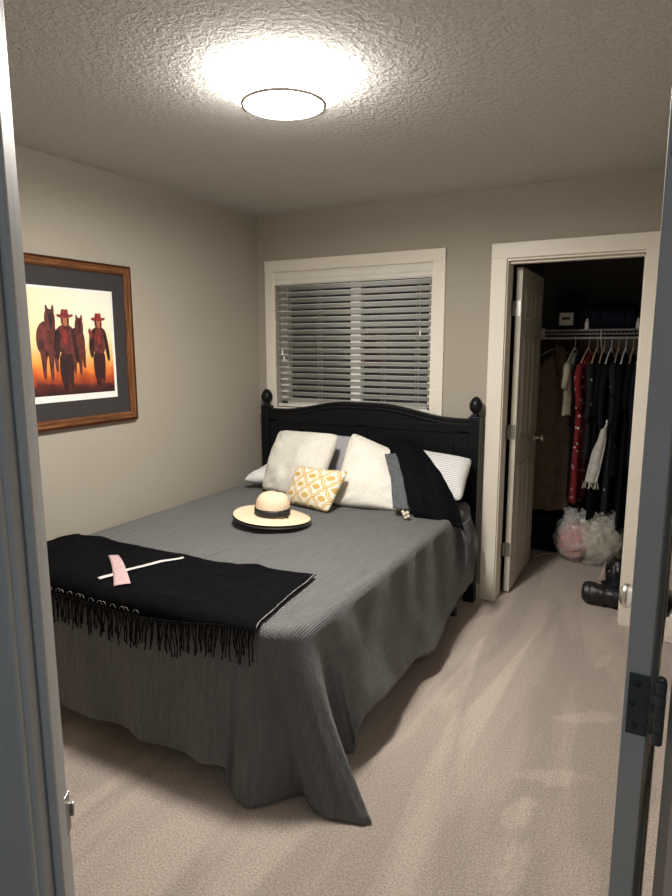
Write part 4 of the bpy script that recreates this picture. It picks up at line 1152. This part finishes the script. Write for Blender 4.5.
# white sleeve-like scarf hanging among the black clothes
def scarf():
    bm = bmesh.new()
    def f(u, v):
        x = lerp(2.222, 2.160, v) + (u-.5)*lerp(.035, .085, smooth01(.25+v*1.6)); y = .905 + .010*math.sin(u*9) + .01*nz(u*4, v*6); z = lerp(1.01, .615, v) + .10*(u-.5)*(1-v)**2
        return Vector((x, y, z))
    grid(bm, f, 12, 30); o = link_mesh('scarf', bm, M['white_cloth'], None, True, origin=(2.17, .905, .56)); md = o.modifiers.new('t', 'SOLIDIFY'); md.thickness = .012
    tag(o, 'white scarf hanging askew in front of the black dresses', 'scarf', 'clothes on the closet rod')
    bm = bmesh.new(); rnd = random.Random(4)
    for i in range(12):
        p = f(i/11, 1.0); tube(bm, [p, p+Vector((rnd.uniform(-.01, .01), -.004, -.022)), p+Vector((rnd.uniform(-.015, .015), -.006, -.045))], .003, 5)
    fr = link_mesh('fringe', bm, M['white_cloth'], o, True)
scarf()

# things on the shelf
ZS = 1.676
def shelf_things():
    r = thing('storage_box', 'dark box with a pale paper label on the wire shelf', 'box', (1.895, 1.24, ZS))
    bm = box(1.826, 1.966, 1.17, 1.33, ZS, ZS+.155); bev(link_mesh('box_body', bm, M['charcoal_cloth'], r), .003)
    bm = box(1.848, 1.944, 1.168, 1.170, ZS+.030, ZS+.120); link_mesh('paper_label', bm, M['white_board'], r)['label'] = 'pale paper label'
    bm = box(1.822, 1.970, 1.166, 1.334, ZS+.130, ZS+.165); bev(link_mesh('lid', bm, M['charcoal_cloth'], r), .003)
    bm = box(1.866, 1.922, 1.1665, 1.168, ZS+.070, ZS+.090); link_mesh('handle_slot', bm, M['black_plastic'], r)
    # dark felt hat on top of box
    bm = bmesh.new(); lathe(bm, [(.001, .10), (.05, .098), (.075, .08), (.085, .03), (.088, .012), (.125, .004), (.128, 0), (.0005, 0)], 1.93, 1.26, ZS+.165, 32, cap=False); fixn(bm)
    o = link_mesh('felt_hat', bm, M['charcoal_cloth'], None, True, origin=(1.93, 1.26, ZS+.165)); tag(o, 'dark felt hat on top of the box on the wire shelf', 'hat')
    # dark duffel bag
    r = thing('duffel_bag', 'dark blue duffel bag lying on the wire shelf', 'bag', (2.19, 1.27, ZS))
    bm = bmesh.new(); lathe(bm, [(.001, -.16), (.06, -.158), (.085, -.14), (.09, -.10), (.092, 0), (.09, .10), (.085, .14), (.06, .158), (.001, .16)], 2.20, 1.27, ZS+.094, 28, axis='X', cap=False)
    for v in bm.verts: v.co += Vector((0, 0, .008*nz(v.co.x*12, v.co.y*12, v.co.z*9)))
    fixn(bm); link_mesh('bag_body', bm, M['navy_cloth'], r, True)
    bm = bmesh.new()
    for x in (2.12, 2.28): tube(bm, [(x+.0, 1.27+.0965*math.cos(t), ZS+.094+.0965*math.sin(t)) for t in [PI*i/14+PI*.9 for i in range(15)]], .006, 6)
    tube(bm, [(lerp(2.12, 2.28, i/12), 1.20-.02*math.sin(PI*i/12), ZS+.165-.03*math.sin(PI*i/12)) for i in range(13)], .006, 6); link_mesh('strap', bm, M['black_cloth'], r, True)
    # small white toiletries
    for x, lb in ((2.040, 'small white bottle on the wire shelf beside the box'), (2.372, 'small white bottle on the wire shelf right of the duffel bag')):
        r = thing('bottle', lb, 'bottle', (x, 1.165, ZS), 'small bottles on the wire shelf')
        bm = bmesh.new(); lathe(bm, [(.014, 0), (.015, .004), (.015, .048), (.008, .056)], x, 1.165, ZS, 16); fixn(bm); link_mesh('bottle_body', bm, M['white_plastic'], r, True)
        bm = bmesh.new(); lathe(bm, [(.008, .0565), (.008, .072), (.006, .074)], x, 1.165, ZS, 12); fixn(bm); link_mesh('cap', bm, M['white_plastic'], r, True)
shelf_things()

# ------------------------------------------------------------------ closet floor
def blob(name, c, rad, m, seed=0, amp=.15, fr=4.0, parent=None, flat=.0, sub=4, label=None, cat=None, squash=None):
    bm = bmesh.new(); bmesh.ops.create_icosphere(bm, subdivisions=sub, radius=1.0)
    for v in bm.verts:
        d = v.co.normalized(); k_ = 1 + amp*(nz(d.x*fr+seed, d.y*fr, d.z*fr) + .5*nz(d.x*fr*2.3+seed, d.y*fr*2.3, d.z*fr*2.3)) + amp*.35*abs(nz(d.x*fr*3+seed, d.y*fr*3, d.z*fr*3))
        p = Vector((d.x*rad[0], d.y*rad[1], d.z*rad[2]))*k_
        if p.z < -rad[2]*.8: p.z = -rad[2]*.8 + (p.z+rad[2]*.8)*.08
        v.co = p + Vector(c)
    for f in bm.faces: f.smooth = True
    low = min(v.co.z for v in bm.verts)
    for v in bm.verts: v.co.z -= low - flat
    o = link_mesh(name, bm, m, parent, True, origin=None if parent else (c[0], c[1], flat))
    if label: tag(o, label, cat)
    return o
blob('folded_cloth', (2.055, 1.030, .15), (.110, .12, .145), M['pink_cloth'], 3, .22, 3.5, flat=.03, label='pink cloth inside the left of the clear plastic bag', cat='cloth')
blob('knit_blanket', (2.225, 1.060, .18), (.155, .13, .165), M['cream_cloth'], 8, .20, 3.5, flat=.03, label='cream knit bundle inside the right of the clear plastic bag', cat='cloth')
def plastic_bag():
    r = thing('plastic_bag', 'clear plastic bag stuffed with laundry on the closet carpet', 'plastic bag', (2.16, 1.06, .002))
    bm = bmesh.new(); bmesh.ops.create_icosphere(bm, subdivisions=5, radius=1.0)
    for v in bm.verts:
        d = v.co.normalized(); k_ = 1 + .10*nz(d.x*3, d.y*3, d.z*3+4) + .07*abs(nz(d.x*8, d.y*8, d.z*8)) 
        p = Vector((d.x*.240, d.y*.175, d.z*.205))*k_
        p.z = max(p.z, -.15)
        if p.z > .10: p.z += .05*max(0, nz(d.x*5, d.y*5, 3)+.25)
        v.co = p + Vector((2.160, 1.055, .152))
    for f in bm.faces: f.smooth = True
    link_mesh('bag_film', bm, M['film'], r, True)
    for (x, y, z, lean) in ((2.045, 1.00, .285, -.02), (2.285, 1.02, .285, .03)):
        bm = bmesh.new()
        def f(u, v): 
            a = 2*PI*u; rd = lerp(.055, .028, smooth01(v*1.4))+.014*v
            return Vector((x + lean*v + rd*math.cos(a)*(1+.25*math.sin(a*5)), y + .6*rd*math.sin(a), z + .105*v + .012*math.sin(a*4)*v))
        grid(bm, f, 30, 10); link_mesh('bag_handle', bm, M['film'], r, True)
plastic_bag()
# dark bin under the coat
r_ = thing('storage_bin', 'low black fabric bin on the closet floor under the tan coat', 'bin', (1.86, 1.26, 0))
bm = box(1.70, 1.945, 1.12, 1.42, .001, .26); bev(link_mesh('bin_body', bm, M['black_cloth'], r_), .012, 3)
bm = box(1.694, 1.951, 1.114, 1.426, .235, .275); bev(link_mesh('rim', bm, M['charcoal_cloth'], r_), .006, 2)
bm = bmesh.new(); tube(bm, [(1.80, 1.114, .14), (1.805, 1.098, .15), (1.85, 1.095, .152), (1.895, 1.098, .15), (1.90, 1.114, .14)], .006, 8); link_mesh('handle', bm, M['charcoal_cloth'], r_, True)
bm = bmesh.new()
tube(bm, [(1.80, .93, .008), (1.84, 1.00, .012), (1.90, 1.05, .010), (1.93, 1.08, .010)], .006, 8)
o = link_mesh('belt', bm, M['cream_cloth'], None, True, origin=(1.86, 1.0, .002)); tag(o, 'pale narrow belt lying on the carpet beside the plastic bag', 'belt')
# black nylon roll and crumpled jacket by the closet doorway
def roll():
    r = thing('rolled_jacket', 'black quilted nylon roll lying on the carpet by the right closet casing', 'jacket', (2.33, .24, 0))
    bm = bmesh.new(); prof = []
    n = 26
    for i in range(n+1):
        t = i/n; rd = .066*(1-(abs(2*t-1))**9*.35) + .0018*math.cos(t*2*PI*4)
        prof.append((rd, lerp(-.115, .115, t)))
    prof = [(.001, -.112), (.035, -.117)] + prof + [(.035, .117), (.001, .112)]
    lathe(bm, prof, 0, 0, 0, 32, axis='X', cap=False)
    for v in bm.verts: v.co += Vector((0, nz(v.co.x*16, v.co.y*16, v.co.z*16), nz(v.co.x*16+7, v.co.y*16, v.co.z*16)))*.008
    bmesh.ops.transform(bm, matrix=Matrix.Translation((2.335, .235, .068)) @ Matrix.Rotation(-.05, 4, 'Z'), verts=bm.verts)
    fixn(bm); link_mesh('roll_body', bm, M['puffer'], r, True)
    bm = bmesh.new()
    for x in (2.262, 2.340): tube(bm, [(x, .235-.0035+.073*math.cos(2*PI*i/24), .070+.071*math.sin(2*PI*i/24)) for i in range(24)], .0020, 6, closed=True)
    link_mesh('strap', bm, M['black_plastic'], r, True)
roll()
j2 = blob('padded_jacket', (2.395, .395, .11), (.075, .085, .135), M['puffer'], 12, .22, 3.0, flat=.003, label='crumpled black jacket with pale lining standing behind the nylon roll', cat='jacket')
bm = bmesh.new()
grid(bm, lambda u, v: Vector((lerp(2.290, 2.345, u*(1-v)+v*.8) + .004*nz(u*4, v*4), .318-.012*math.sin(PI*u), lerp(.12, .245, v)+.012*u)), 8, 12)
l2 = link_mesh('lining', bm, M['pale_lining'], j2, True); l2['label'] = 'pale pink lining'; md = l2.modifiers.new('t', 'SOLIDIFY'); md.thickness = .006
# small white box by the back wall, seen beyond the bedroom door
r_ = thing('plastic_box', 'small white box on the carpet beyond the open bedroom door', 'box', (2.735, -.085, 0))
bm = box(2.676, 2.790, -.130, -.030, .001, .130); bev(link_mesh('box_body', bm, M['white_plastic'], r_), .005, 2)
bm = box(2.690, 2.776, -.1335, -.1295, .035, .105); bev(link_mesh('front_panel', bm, M['trim'], r_), .003, 2)
